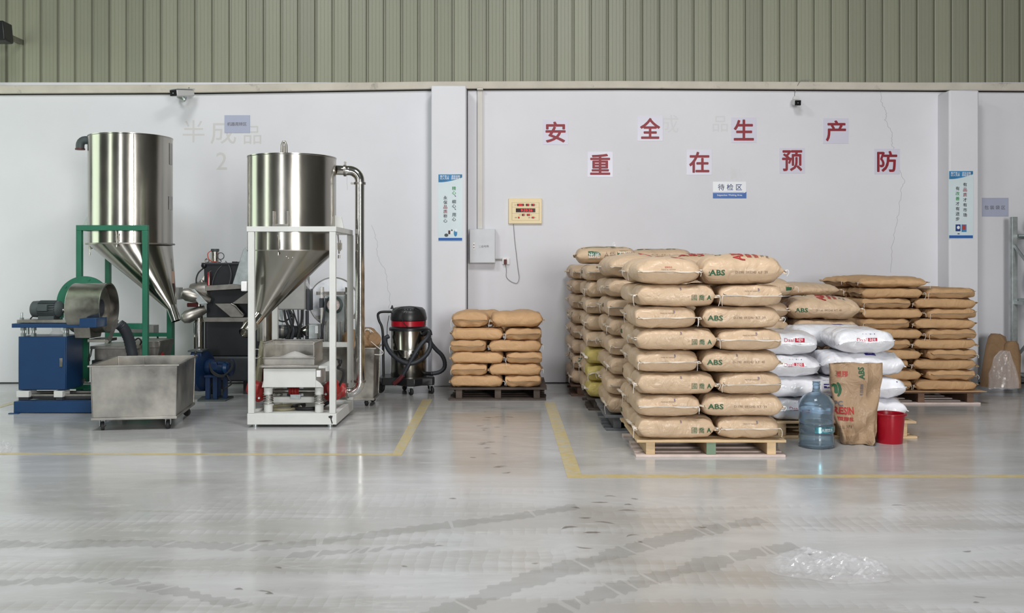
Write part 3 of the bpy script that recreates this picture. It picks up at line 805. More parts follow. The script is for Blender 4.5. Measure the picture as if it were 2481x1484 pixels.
def scuffs(cx0, cx1, cy0, cy1, n, seed, big=1.0):
    rnd = random.Random(seed); mb = MB()
    for k in range(n):
        c = fl(rnd.uniform(cx0, cx1), rnd.uniform(cy0, cy1)); a = rnd.uniform(-0.5, 0.6); l = rnd.uniform(0.03, 0.11)*big; w_ = rnd.uniform(0.004, 0.009)*big
        cv_ = rnd.uniform(-0.3, 0.3); m_ = 7; L_, R_2 = [], []
        for i in range(m_+1):
            u = -1+2*i/m_; x, y = u*l/2, cv_*l*(1-u*u); ww = w_*(1-abs(u)**1.5)*rnd.uniform(0.5, 1)
            X, Y_ = x*math.cos(a)-y*math.sin(a), x*math.sin(a)+y*math.cos(a)
            L_.append((c.x+X, c.y+Y_+ww*2, 0.0024)); R_2.append((c.x+X, c.y+Y_-ww*2, 0.0024))
        for i in range(m_): mb.add([L_[i], R_2[i], R_2[i+1], L_[i+1]], [(0,1,2,3)])
    struct('skid_marks', mb, 'brown_scuff', parent=floor_o, smooth=False)['kind'] = 'stuff'
scuffs(1145, 1240, 985, 1150, 22, 3)
scuffs(1380, 1540, 1200, 1330, 12, 8, 1.2)
scuffs(300, 2400, 1180, 1460, 16, 12, 0.9)
# ================================================================== PALLETS AND BAGS
def sp(v, e): return math.copysign(abs(v) ** e, v)

def bag_body(L, W, T, seed, plump=0.0, flat=3.9, fold=0.5, lump=0.005, sq=12.0):
    """stuffed flat sack along X, base at z = 0"""
    a, b = L/2, W/2; nx, ns = 40, 34
    rings = []; rnd = random.Random(seed); so = rnd.uniform(0, 50)
    tw = rnd.uniform(-0.06, 0.06); sk = rnd.uniform(-0.012, 0.012)
    for i in range(nx+1):
        t = -1 + 2*i/nx; u = math.sin(PI/2*t*0.99)
        au = abs(u)
        hz = T/2 * max(1 - au**(sq - (sq-4.0)*min(1, plump)), 0.0) ** 0.55
        hz = max(hz, 0.004)
        wy = b * (1 - 0.07*au**8 - 0.10*plump*au**3)
        pe = flat - (flat-2.0)*au**6
        ring = []
        for j in range(ns):
            th = 2*PI*j/ns
            cy, cz = sp(math.cos(th), 2/pe), sp(math.sin(th), 2/pe)
            if plump and cz > 0: cz *= 1 + plump*0.35*(1 - cy*cy)*(1-au**2)
            y, z = wy*cy, hz*cz
            x = a*u
            # gathered folds close to the ends
            e = max(0.0, (au-0.80)/0.20)
            x -= math.copysign(0.012*e*(0.5+0.5*math.cos(y*46+seed)), u)
            z += 0.010*fold*e*(1-e)*4*math.sin(y*38+seed*1.7)*(1 if hz > 0.01 else 0)
            nv = noise.noise_vector(Vector((x*4.5+so, y*4.5, z*5+so)))
            n2 = noise.noise(Vector((x*14+so, y*14, z*14)))
            k = 1-au**6
            x += nv.x*0.008*(1 - abs(u)**4); y += nv.y*lump*2.2; cr = 1-abs(noise.noise(Vector((x*6+so*2, y*5, z*5))))*6
            z += (nv.z*lump*1.6 + n2*lump*0.7 - max(0, cr)**2*lump*1.3)*k
            y -= math.copysign(max(0, cr)**2*lump*1.3, y)*k*(1 if abs(cz) < 0.9 else 0)
            z += tw*y*u*0.3
            zz = max(z, -T/2*0.99) + T/2
            if not plump or plump < 0.2: zz = min(zz, T-0.0005)
            ring.append((max(-a, min(a, x)), max(-b, min(b, y+sk*u)), zz))
        rings.append(ring)
    mb = MB().loft(rings); return mb

def bag_seam(L, W, T, s_, seed, ext=0.022, th=0.0022, inset=0.012):
    """flat sewn end: a thin wavy strip"""
    rnd = random.Random(seed); mb = MB(); n = 14; rings = []
    ph = rnd.uniform(0, 6)
    for i in range(n+1):
        y = (-0.90 + 1.80*i/n) * W/2
        zc = T/2 + 0.003*math.sin(y*12+ph) + (0.018*rnd.uniform(-1, 1) if i in (0, n) else 0)
        x0 = s_*(L/2-inset-0.004*math.cos(y*46+seed)); x1 = s_*(L/2+ext*(0.75+0.25*math.sin(y*17+ph)))
        zt = zc + 0.0055*math.sin(y*24+ph*2)
        rings.append([(x0, y, zc-0.004), (x1, y, zt-th), (x1, y, zt+th), (x0, y, zc+0.004)])
    return mb.loft(rings)

def bag_tape(L, W, T, s_, seed):
    """white sewn tape covering the lip of the seam"""
    rnd = random.Random(seed); mb = MB(); n = 14; rings = []; ph = rnd.uniform(0, 6)
    for i in range(n+1):
        y = (-0.93 + 1.86*i/n) * W/2
        zc = T/2 + 0.0025*math.sin(y*9+ph)
        x = s_*(L/2+0.010+0.004*math.sin(y*17+ph)); r = 0.0032
        rings.append([(x-0.010*s_, y, zc-r), (x+0.004*s_, y, zc-r*0.8), (x+0.004*s_, y, zc+r*0.8), (x-0.010*s_, y, zc+r)])
    return mb.loft(rings)

def bag_thread(L, W, T, s_, sy, seed):
    rnd = random.Random(seed); x = s_*(L/2+0.012); y = sy*W/2*0.93; z = T/2
    l = rnd.uniform(0.03, 0.075)
    pts = [(x-0.01*s_, y*0.96, z), (x+0.006*s_, y, z+0.002), (x+0.010*s_, y+0.008*sy, z-l*0.4), (x+0.006*s_+rnd.uniform(-.01,.01), y+0.004*sy, z-l)]
    return MB().tube(bez(pts, 4), 0.0021, 5)

class BagKind:
    """a handful of mesh variants, shared by all bags of one kind"""
    def __init__(s, name, L, W, T, body, seam, tape_m=None, nvar=5, thread=True, plump=0.0, seed=0, flat=3.9, fold=0.5, lump=0.005, ext=0.022, sq=12.0):
        s.name, s.L, s.W, s.T, s.body, s.seam, s.tape_m, s.thread = name, L, W, T, body, seam, tape_m, thread
        s.var = []; s.prints = {}
        for k in range(nvar):
            sd = seed*17+k*3+1
            mb = bag_body(L, W, T, sd, plump, flat, fold, lump, sq)
            d = {'mb': mb, 'body': mb.mesh('bag_body', MT[body], ang=60)}
            bm = BVHTree.FromPolygons([Vector(v) for v in mb.v], mb.f)
            d['bvh'] = bm
            d['seam'] = [bag_seam(L, W, T, q, sd+q, ext).mesh('seam', MT[seam]) for q in (-1, 1)]
            if tape_m: d['tape'] = [bag_tape(L, W, T, q, sd+q).mesh('tape', MT[tape_m]) for q in (-1, 1)]
            if thread: d['thread'] = [bag_thread(L, W, T, q, random.Random(sd+q).choice((-1, 1)), sd+q).mesh('thread', MT['thread']) for q in (-1, 1)]
            s.var.append(d)
    def decal(s, vi, key, items, side):
        """items: (text, along, up, height, bold, material); side: 'f' local -Y face, 'b' +Y, 't' top, 'e'/'w' ends"""
        kk = (vi, key)
        if kk in s.prints: return s.prints[kk]
        bvh = s.var[vi]['bvh']; by = {}
        for txt, u, v, h, bold, mm, *rest in items:
            rot = rest[0] if rest else 0.0
            if txt.startswith('#box'):
                _, bw = txt.split(':'); bw = float(bw); nn = 6
                vs, fs = [], []
                for i in range(nn+1):
                    for j in range(3): vs.append((-bw/2+bw*i/nn, -h/2+h*j/2, 0.0))
                for i in range(nn):
                    for j in range(2): q = i*3+j; fs.append((q, q+3, q+4, q+1))
                sca = 1.0
            else:
                vs, fs, W0, H0 = glyphs(txt, 1, bold, 1.0, 2)
                if not vs: continue
                sca = h/H0
            mb = by.setdefault(mm, MB())
            c_, s_ = math.cos(rot), math.sin(rot); out = []; ok = True
            off = 0.0022 if not txt.startswith('#') else 0.0016
            if mm == 'ink_white': off = 0.0030
            for p, q, dl in vs:
                p, q = p*sca*(1.28 if txt == 'ABS' and mm == 'ink_green' else 1.0), q*sca; p, q = p*c_-q*s_, p*s_+q*c_
                A, B = u+p, v+q
                if side == 'f': org, dr = Vector((A, -1, B)), Vector((0, 1, 0))
                elif side == 'b': org, dr = Vector((-A, 1, B)), Vector((0, -1, 0))
                elif side == 't': org, dr = Vector((A, B, 1)), Vector((0, 0, -1))
                elif side == 'w': org, dr = Vector((-1, -A, B)), Vector((1, 0, 0))
                else: org, dr = Vector((1, A, B)), Vector((-1, 0, 0))
                hit = bvh.ray_cast(org, dr)
                if hit[0] is None: ok = False; break
                out.append(hit[0] - dr*(off + dl*0.00008))
            if ok: mb.add(out, fs)
        s.prints[kk] = [(mm, mb.mesh('print', MT[mm], smooth=False)) for mm, mb in by.items() if mb.v]
        return s.prints[kk]
    def put(s, x, y, z, rz, label, group=None, detail=2, prints=(), rx=0.0, ry=0.0, vi=None, sz=1.0, name=None, rnd=random.Random(7), sx=1.0, cat='bag'):
        if vi is None: vi = rnd.randrange(len(s.var))
        d = s.var[vi]
        r = bpy.data.objects.new(name or s.name, None); link(r); r.empty_display_size = 0.1
        r.location = (x, y, z); r.rotation_euler = (rx, ry, rz); r.scale = (sx, 1, sz)
        r['label'] = label; r['category'] = cat
        if group: r['group'] = group
        def ch(nm, me, par=None):
            o = bpy.data.objects.new(nm, me); link(o); o.parent = par or r; return o
        ch('body', d['body'])
        if detail >= 1:
            for q in (0, 1):
                e = ch('sewn_end', d['seam'][q])
                if s.tape_m: ch('seam_tape', d['tape'][q], e)
                if s.thread and detail >= 2: ch('loose_thread', d['thread'][q], e)
        for key, side, items in prints:
            for mm, me in s.decal(vi, key, items, side): ch('print', me)
        return r

def pallet(label, x0, x1, y0, y1, H=0.12, top='wood_new', bot='wood_pink', blk='wood_new', nd=7, face_blk=None, group='wooden pallets', rz=0.0, vert=False):
    """boards run along X, three block rows run along Y, thin bottom boards"""
    cx, cy = (x0+x1)/2, (y0+y1)/2
    t = Thing('wooden_pallet', label, 'pallet', (cx, cy, 0), group, rz)
    if not rz: pass
    ox, oy = (0, 0) if not rz else (cx, cy)
    tb = 0.018
    X0, X1, Y0, Y1 = x0-ox, x1-ox, y0-oy, y1-oy
    bw = (Y1-Y0)/nd
    rnd = random.Random(int(cx*100))
    for i in range(nd):
        t.part('deck_board', MB().box(X0+rnd.uniform(-.006,.006), X1+rnd.uniform(-.006,.006), Y0+bw*i+0.006, Y0+bw*(i+1)-0.006, H-tb, H), top, bevel=0.002)
    for i in range(3):
        bx = X0+0.10+(X1-X0-0.20)*i/2
        t.part('stringer', MB().box(bx-0.032, bx+0.032, Y0+0.02, Y1-0.02, tb, H-tb-0.001), blk, bevel=0.002)
        if face_blk and i == 1:
            t.part('painted_block_end', MB().box(bx-0.033, bx+0.033, Y0+0.012, Y0+0.019, tb, H-tb-0.001), face_blk, smooth=False)
    for i, f in enumerate((0.0, 0.16, 0.33, 0.5, 0.84)):
        yy = Y0+(Y1-Y0-0.09)*f
        t.part('bottom_board', MB().box(X0+rnd.uniform(-.01,.02), X1+rnd.uniform(-.01,.01), yy, yy+0.09, 0.0, tb-0.001), bot, bevel=0.002)
    return t

ORD = ['bottom', 'second', 'third', 'fourth', 'fifth', 'sixth', 'seventh', 'eighth', 'ninth', 'tenth', 'eleventh']
R90 = PI/2
rb = random.Random(11)
def jit(a=1.5): return math.radians(rb.uniform(-a, a))

# ---- pale kraft resin bags: main row of four pallets running back to the wall
KA = BagKind('resin_bag', 0.575, 0.455, 0.158, 'kraft_pale', 'seam_pale', 'seam_white', nvar=6, seed=1, lump=0.0045)
KAT = BagKind('resin_bag', 0.60, 0.47, 0.185, 'kraft_pale', 'seam_pale', 'seam_white', nvar=3, seed=5, plump=0.55, flat=2.6, lump=0.006)
KY = BagKind('resin_bag', 0.575, 0.455, 0.158, 'kraft_yellow', 'seam_white', None, nvar=2, seed=9, lump=0.006)
zc = 0.079
SIDE_R = [('◭', -0.268, 0.075, 0.022, 0, 'ink_green'), ('ABS', -0.190, 0.078, 0.038, 0.028, 'ink_green'), ('D-190  093240  KT  39', 0.055, 0.080, 0.017, 0.0, 'ink_brown')]
SIDE_R2 = [('ABS', -0.190, 0.078, 0.038, 0.028, 'ink_green'), ('D-190  003240  KT  40', 0.055, 0.080, 0.017, 0.0, 'ink_brown'), ('B', -0.03, 0.128, 0.018, -0.005, 'ink_pen')]
SIDE_L = [('国', 0.125, 0.066, 0.040, 0.0, 'ink_green'), ('喬', 0.178, 0.066, 0.040, 0.012, 'ink_green'), ('A', 0.232, 0.066, 0.034, 0.028, 'ink_green'), ('B', 0.03, 0.128, 0.018, -0.005, 'ink_pen'), ('L7', 0.085, 0.072, 0.008, 0, 'ink_brown')]
SIDE_L = [('國',) + SIDE_L[0][1:]] + SIDE_L[1:]
END = [('MADE IN TAIWAN', 0.0, 0.112, 0.0085, 0.0, 'ink_brown'), ('B', 0.05, 0.124, 0.017, -0.004, 'ink_pen')]
TOPP = [('GPPC', -0.20, 0.0, 0.03, 0.03, 'ink_green', R90), ('ABS', -0.05, -0.02, 0.055, 0.04, 'ink_red2', R90), ('樹脂製品', 0.02, -0.02, 0.022, 0.02, 'ink_red2', R90), ('TEL: (07)371-1411', 0.07, 0.0, 0.016, 0.01, 'ink_grey', R90), ('FAX: (07)371-6677', 0.11, 0.0, 0.016, 0.01, 'ink_grey', R90)]
TOPP = [('ABS', -0.06, -0.10, 0.10, 0.035, 'ink_red2', 0), ('RESIN', 0.06, 0.02, 0.055, 0.03, 'ink_red2', 0)]
TOPV = [('◎', -0.15, -0.06, 0.05, 0.02, 'ink_green', R90), ('ABS', -0.02, -0.10, 0.085, 0.035, 'ink_red2', R90), ('RESIN', 0.06, -0.10, 0.035, 0.03, 'ink_red2', R90), ('塑膠原料', 0.11, -0.10, 0.03, 0.02, 'ink_red2', R90), ('TEL', 0.155, -0.13, 0.022, 0.01, 'ink_grey', R90), ('FAX', 0.19, -0.13, 0.022, 0.01, 'ink_grey', R90)]

pallet('fresh pine pallet under the nearest bag stack', 0.89, 1.955, 7.06, 8.13, 0.122, face_blk='green_end')
pallet('grey-black pallet second in the row behind the pine one', 0.775, 1.86, 8.20, 9.28, 0.122, top='wood_grey', bot='wood_grey', blk='wood_grey')
pallet('dark pallet third in the row toward the wall', 0.71, 1.80, 9.36, 10.30, 0.115, top='wood_old', bot='wood_old', blk='wood_old')
pallet('brown weathered pallet at the back of the row by the wall', 0.62, 1.72, 10.38, 11.40, 0.117, top='wood_brown', bot='wood_brown', blk='wood_brown')

def ring4(x0, y0, k, L=0.575, W=0.455, dep=1.05, wid=1.05):
    """pinwheel of four: list of (slot, cx, cy, rz); even layers put the long side front left"""
    if k % 2 == 0:
        return [('fl', x0+L/2, y0+W/2, 0), ('fr', x0+wid-W/2, y0+L/2, R90), ('bl', x0+W/2, y0+dep-L/2, R90), ('br', x0+wid-L/2, y0+dep-W/2, 0)]
    return [('fl', x0+W/2, y0+L/2, R90), ('fr', x0+wid-L/2, y0+W/2, 0), ('bl', x0+L/2, y0+dep-W/2, 0), ('br', x0+wid-W/2, y0+dep-L/2, R90)]

GA = 'pale kraft resin bags in the long row'
names = ['nearest', 'second', 'third', 'rearmost']
for p, (x0, y0, z0, nl, pitch) in enumerate([(0.885, 7.06, 0.124, 8, 0.158), (0.80, 8.22, 0.124, 8, 0.163), (0.70, 9.32, 0.117, 8, 0.158), (0.625, 10.38, 0.119, 8, 0.158)]):
    for k in range(nl):
        for slot, cx, cy, rz in ring4(x0, y0, k):
            top = k == nl-1
            hidden = (slot in ('br', 'fr') and p > 0 and not top) or (slot == 'br' and p == 0 and not top)
            if hidden and p > 0 and slot == 'fr' : pass
            jx, jy = rb.uniform(-.010, .010), rb.uniform(-.008, .008)
            z = z0 + k*pitch
            K = KA; prints = []
            if p == 0 and slot == 'fl':
                prints = [('sl', 'f', SIDE_L)] if k % 2 == 0 else [('en', 'w', END)]
                nm = 'long side' if k % 2 == 0 else 'sewn end'
                lab = 'kraft resin bag, %s facing front, %s layer up, left column of nearest stack' % (nm, ORD[k])
            elif p == 0 and slot == 'fr':
                prints = [('sr%d' % (k % 4), 'f', SIDE_R if k % 4 == 1 or k == 5 else SIDE_R2)] if k % 2 else [('en', 'w', END)]
                nm = 'green ABS side' if k % 2 else 'sewn end'
                lab = 'kraft resin bag, %s facing front, %s layer up, right column of nearest stack' % (nm, ORD[k])
            elif slot in ('fl', 'bl'):
                if rb.random() < 0.3: prints = [('wl', 'f', [('ABS', 0.15, 0.085, 0.034, 0.03, 'ink_green')])] if rz == 0 else [('bl', 'b', [('ABS', -0.18, 0.085, 0.036, 0.03, 'ink_green')])]
                lab = 'kraft resin bag on left flank of %s stack, %s layer, %s corner' % (names[p], ORD[k], 'front' if slot == 'fl' else 'back')
            else:
                lab = 'kraft resin bag buried inside %s stack, %s layer, %s right' % (names[p], ORD[k], 'front' if slot == 'fr' else 'back')
                if top: lab = 'kraft resin bag on top of %s stack, %s right corner' % (names[p], 'front' if slot == 'fr' else 'back')
            if p == 2 and slot == 'fl' and k in (0, 1, 2) : K = KY; prints = []; lab = 'yellow printed resin bag on left flank of third stack, %s layer' % ORD[k]
            if p == 3 and slot in ('bl', 'fl') and k in (1, 4, 6) or (p == 2 and slot == 'bl' and k == 7):
                prints = [('str', 'w' , [('#box:0.10', -0.12, 0.08, 0.09, 0, 'ink_green'), ('#box:0.06', 0.08, 0.08, 0.09, 0, 'ink_green')]), ('str2', 'b', [('#box:0.10', -0.12, 0.08, 0.10, 0, 'ink_green'), ('#box:0.10', 0.1, 0.08, 0.10, 0, 'ink_green')])]
                lab = 'green striped resin bag on left flank of %s stack, %s layer, %s corner' % (names[p], ORD[k], 'front' if slot == 'fl' else 'back')
            if top and p < 2:
                K = KAT
                if p == 0 and slot == 'fl': prints = [('ent', 'w', [('樹脂製品', 0.0, 0.125, 0.012, 0.0, 'ink_red2'), ('MADE IN TAIWAN', 0.0, 0.108, 0.0085, 0.0, 'ink_brown')]), ('tpa', 't', TOPP)]
                if p == 0 and slot == 'fr': prints = [('srt', 'f', [('◭', -0.245, 0.072, 0.030, 0, 'ink_green')] + SIDE_R[1:]), ('tpv', 't', TOPV)]
                if p == 1: prints = [('tpa', 't', TOPP)]
            K.put(cx+jx, cy+jy, z, rz+jit(), lab, GA, detail=0 if hidden else 2, prints=() if hidden else prints, rnd=rb, sz=(1.10 if top and p == 0 and slot == 'fr' else 1.0))
# extra bags on top at the back, with green printed labels
KG = BagKind('resin_bag', 0.62, 0.46, 0.165, 'kraft_pale', 'seam_kraft', None, nvar=2, seed=21, plump=0.4, flat=2.6, thread=False, lump=0.006)
lx, rx_ = 0.0, 0.0
KG.put(0.925, 9.86, 1.384, jit(), 'kraft bag with green label and marker writing at top back of the row', GA, prints=[
    ('ide', 'f', [('#box:0.125', -0.125, 0.085, 0.080, 0, 'ink_green'), ('出光', -0.125, 0.085, 0.055, 0.01, 'ink_white'), ('A', 0.0, 0.09, 0.055, -0.006, 'ink_brown'), ('袋', 0.062, 0.09, 0.060, -0.006, 'ink_brown'),
      ('#box:0.17', 0.195, 0.102, 0.055, 0, 'ink_green'), ('フフロン', 0.195, 0.104, 0.030, 0.01, 'ink_white')]),
    ('idt', 't', [('#box:0.50', 0.0, -0.12, 0.014, 0, 'ink_green'), ('#box:0.10', 0.05, -0.05, 0.07, 0, 'ink_green')])], vi=0, sz=1.0, rnd=rb, sx=0.95)
KG.put(1.50, 10.05, 1.384, math.radians(-6), 'yellowish kraft bag with green print at top back beside the labelled bag', GA, prints=[
    ('id2', 'f', [('ポリカーボネート', 0.0, 0.10, 0.022, 0.0, 'ink_brown')]), ('id2t', 't', [('#box:0.3', 0.0, -0.10, 0.02, 0, 'ink_green'), ('#box:0.06', -0.2, -0.1, 0.05, 0, 'ink_green')])], vi=1, rnd=rb, sz=0.9)
# twist of clear tie on the top bag
mb = MB()
for q in range(3):
    mb.tube(bez([(1.015+q*0.006, 9.86, 1.54), (1.005+q*0.01, 9.86, 1.575), (1.010+q*0.004, 9.86, 1.60+0.006*q), (1.018+q*.005, 9.86, 1.565)], 4), 0.0022, 5)
single('plastic_tie', 'clear plastic tie sticking up from the labelled top bag', 'tie', mb, 'film')

# ---- small stack of plain tan bags by the left pilaster
KS = BagKind('kraft_bag', 0.535, 0.375, 0.120, 'kraft_small', 'seam_kraft', None, nvar=5, seed=31, lump=0.0055, fold=0.9, ext=0.018, flat=4.6, sq=15.0)
KST = BagKind('kraft_bag', 0.50, 0.40, 0.165, 'kraft_small', 'seam_kraft', None, nvar=2, seed=35, plump=0.5, flat=2.5, lump=0.010, fold=1.2, ext=0.02)
pallet('dark weathered pallet under the small tan stack', -0.640, 0.352, 10.06, 11.06, 0.125, top='wood_old', bot='wood_old', blk='wood_old', nd=6)
for k in range(6):
    for slot, cx, cy, rz in ring4(-0.628, 10.10, k, 0.535, 0.375, 0.92, 0.93):
        top = k == 5
        hidden = slot == 'br' and not top
        nm = {'fl': 'front left', 'fr': 'front right', 'bl': 'back left', 'br': 'back right'}[slot]
        zz = 0.127+k*0.1205
        if top:
            if slot == 'fl': KST.put(cx+0.01, cy-0.02, zz, R90, 'plump tan kraft bag atop small stack, front left', 'tan kraft bags on the small pallet', vi=0, sx=0.86, rnd=rb)
            elif slot == 'fr': KST.put(cx+0.01, cy, zz, math.radians(3), 'lumpy folded tan kraft bag atop small stack, front right', 'tan kraft bags on the small pallet', vi=1, sx=1.06, rnd=rb)
            else: KST.put(cx, cy, zz, rz, 'tan kraft bag atop small stack, %s' % nm, 'tan kraft bags on the small pallet', rnd=rb, sz=0.9)
            continue
        KS.put(cx+rb.uniform(-.008, .008), cy+rb.uniform(-.006, .006), zz, rz+jit(), 'tan kraft bag in small stack by pilaster, %s layer, %s' % (ORD[k], nm), 'tan kraft bags on the small pallet', detail=0 if hidden else 2, rnd=rb)

# ---- golden brown bags, ten thin layers at the right
KB = BagKind('kraft_bag', 0.615, 0.50, 0.1015, 'kraft_brown', 'seam_kraft', None, nvar=6, seed=41, lump=0.004, fold=1.0, ext=0.028, flat=5.5, sq=20.0)
KBT = BagKind('kraft_bag', 0.66, 0.50, 0.125, 'kraft_brown', 'seam_kraft', None, nvar=2, seed=45, plump=0.4, flat=2.6, lump=0.008, fold=1.0, ext=0.03)
pallet('weathered pallet under the tall golden brown stack', 3.46, 4.63, 9.77, 10.95, 0.125, top='wood_brown', bot='wood_pink', blk='wood_brown')
single('kraft_sheet', 'kraft paper sheet between pallet and golden brown stack', 'paper', MB().box(3.44, 4.67, 9.74, 10.95, 0.126, 0.131), 'kraft_brown')
for k in range(10):
    for slot, cx, cy, rz in ring4(3.455, 9.80, k+1, 0.615, 0.50, 1.14, 1.155):
        hidden = slot == 'br' and k < 9
        nm = {'fl': 'front left', 'fr': 'front right', 'bl': 'back left', 'br': 'back right'}[slot]
        KB.put(cx+rb.uniform(-.010, .010), cy+rb.uniform(-.006, .006), 0.132+k*0.1015, rz+jit(), 'golden kraft bag in tall right stack, %s layer, %s' % (ORD[k], nm), 'golden brown bags on the right pallet', detail=0 if hidden else 2, rnd=rb)
zt = 0.132+10*0.1015
KBT.put(3.78, 10.02, zt, math.radians(-2), 'golden kraft bag lying loose on top of tall right stack, front', 'golden brown bags on the right pallet', vi=0, rnd=rb, sz=0.85)
KBT.put(3.70, 10.55, zt, math.radians(12), 'golden kraft bag lying askew on top of tall right stack, behind', 'golden brown bags on the right pallet', vi=1, rnd=rb, sz=0.9)

# ---- brown printed bags behind the white ones
pallet('dark pallet hidden behind the white bags', 2.05, 3.25, 9.00, 10.08, 0.12, top='wood_old', bot='wood_old', blk='wood_old')
KD = BagKind('resin_bag', 0.60, 0.47, 0.150, 'kraft_pale', 'seam_pale', 'seam_white', nvar=3, seed=51, lump=0.006)
KDT = BagKind('resin_bag', 0.66, 0.50, 0.20, 'kraft_pale', 'seam_pale', 'seam_white', nvar=3, seed=55, plump=0.55, flat=2.5, lump=0.008)
for k in range(5):
    for slot, cx, cy, rz in ring4(2.07, 9.02, k+1, 0.60, 0.47, 1.06, 1.10):
        KD.put(cx, cy, 0.122+k*0.15, rz+jit(), 'kraft resin bag in the middle stack behind white bags, %s layer, %s' % (ORD[k], {'fl': 'front left', 'fr': 'front right', 'bl': 'back left', 'br': 'back right'}[slot]), 'brown resin bags behind the white ones', detail=1, rnd=rb)
z5 = 0.122+5*0.15
GD = 'brown resin bags behind the white ones'
KDT.put(2.86, 9.24, z5, math.radians(-3), 'plump kraft resin bag with green ABS print above the white bags', GD, prints=[('sd', 'f', [('ABS', -0.215, 0.09, 0.040, 0.028, 'ink_green'), ('D-190  093240  KT  40', 0.03, 0.09, 0.017, 0.0, 'ink_brown')]), ('td', 't', TOPV)], vi=0, rnd=rb)
KDT.put(2.30, 9.30, z5, R90, 'kraft resin bag squeezed left of the plump ABS printed bag', GD, vi=1, rnd=rb, sx=0.85, sz=0.85)
KDT.put(2.30, 9.80, z5, 0.0, 'kraft resin bag at the back left behind the plump printed bag', GD, vi=1, rnd=rb, sx=0.85, sz=0.85)
KDT.put(2.83, 9.76, z5, 0.0, 'kraft resin bag at the back right behind the plump printed bag', GD, vi=2, rnd=rb, sz=0.9)
KDT.put(2.22, 9.16, z5+0.185, math.radians(8), 'kraft resin bag with raised green corner peeking past the nearest stack', GD, vi=2, rnd=rb, sz=0.85, ry=math.radians(-5), prints=[('gc', 'f', [('#box:0.06', 0.26, 0.10, 0.05, 0, 'ink_green')])])
KDT.put(2.80, 9.68, z5+0.20, math.radians(4), 'flat kraft bag lying on top behind the plump printed bag', GD, vi=0, rnd=rb, sz=0.62)

# ---- glossy white bags
pallet('pine pallet under the glossy white bags', 2.04, 3.20, 7.83, 8.90, 0.135, blk='wood_new', bot='wood_new')
KW = BagKind('white_bag', 0.655, 0.475, 0.172, 'poly_white', 'poly_white', None, nvar=4, thread=False, seed=61, plump=0.15, flat=2.7, lump=0.007, fold=1.1, ext=0.012)
DA = lambda u, v, r=0: [('Daal', u-0.037*math.cos(r), v-0.037*math.sin(r), 0.030, 0.0, 'daa_red', r), ('#box:0.075', u+0.045*math.cos(r), v+0.045*math.sin(r), 0.033, 0, 'daa_red', r) if r == 0 else ('#box:0.075', u+0.045*math.cos(r), v+0.045*math.sin(r), 0.033, 0, 'daa_red', r), ('age', u+0.045*math.cos(r), v+0.045*math.sin(r), 0.026, 0.0, 'ink_white', r)]
SMALLD = [('○ ┐ □ ¨ ┘ ● ○ ┐ ●', 0.02, 0.142, 0.010, 0, 'ink_pen')]
def white(slotname, x, y, z, rz, prints, vi, **kw):
    KW.put(x, y, z, rz, slotname, 'glossy white film bags', prints=prints, vi=vi, rnd=rb, **kw)
ew = lambda k: [('dw%s' % k, 'w', DA(0.0, 0.098) + SMALLD)]
fw = lambda k, u=-0.225: [('df%s' % k, 'f', DA(u, 0.095, R90)), ('bd%s' % k, 't', [('#box:0.085', 0.06, -0.16, 0.07, 0, 'ink_purple'), ('ᗣ', 0.06, -0.16, 0.03, 0, 'ink_white')])]
za = 0.137
yw = 7.86
white('glossy white bag at the bottom left beside the water bottle', 2.27, yw+0.30, za, R90, ew(1), 0)
white('glossy white bag at the bottom right behind the red bucket', 2.82, yw+0.225, za, 0, fw(1), 1)
white('white bag with purple badge behind the water bottle, second layer', 2.34, yw+0.22, za+.172, 0, [('bdg', 'f', [('#box:0.06', 0.16, 0.118, 0.058, 0, 'ink_purple'), ('CIB', 0.16, 0.128, 0.013, 0.01, 'ink_white'), ('●', 0.16, 0.104, 0.018, 0.0, 'ink_white')])], 2)
white('glossy white bag, second layer right, behind the open brown sack', 2.91, yw+0.31, za+.172, R90, [('sm', 'w', [('● ¨', 0.15, 0.14, 0.010, 0, 'ink_pen')])], 3, sz=0.97)
white('glossy white bag with red print, third layer left', 2.23, yw+0.31, za+.344, R90, ew(2), 0)
white('glossy white bag with upright red print, third layer right', 2.80, yw+0.23, za+.344, 0, fw(2), 1, sz=1.12)
white('glossy white bag with red print on top at the front right', 2.82, yw+0.26, za+.344+.19, math.radians(86), ew(3), 3, sz=1.10, sx=0.95)
white('glossy white bag lying on top left of the front one', 2.74, 8.70, za+.344+.180, math.radians(3), [('df9', 'f', DA(-0.06, 0.10, -R90)), ('bd9', 't', [('#box:0.085', 0.10, -0.05, 0.08, 0, 'ink_purple')])], 2, sz=1.12)
white('glossy white bag half hidden by the nearest stack, top left', 2.25, 8.17, za+.344+.175, math.radians(80), [('df8', 'w', DA(0.04, 0.12))], 0, sz=1.0)
for k in range(3):
    white('glossy white bag at the back of the white stack, %s layer' % ORD[k], 2.42, yw+0.90, za+.172*k, 0, [], k)
    white('glossy white bag at the back right of the white stack, %s layer' % ORD[k], 2.97, yw+0.90, za+.172*k, 0, [], (k+1) % 4, sx=0.55)
# ================================================================== MACHINES
def arc(c, r, a0, a1, plane, n=8):
    """points on a circle; plane 'xz','xy','yz'"""
    out = []
    for i in range(n+1):
        a = math.radians(a0 + (a1-a0)*i/n); u, v = r*math.cos(a), r*math.sin(a)
        out.append({'xz': (c[0]+u, c[1], c[2]+v), 'xy': (c[0]+u, c[1]+v, c[2]), 'yz': (c[0], c[1]+u, c[2]+v)}[plane])
    return out

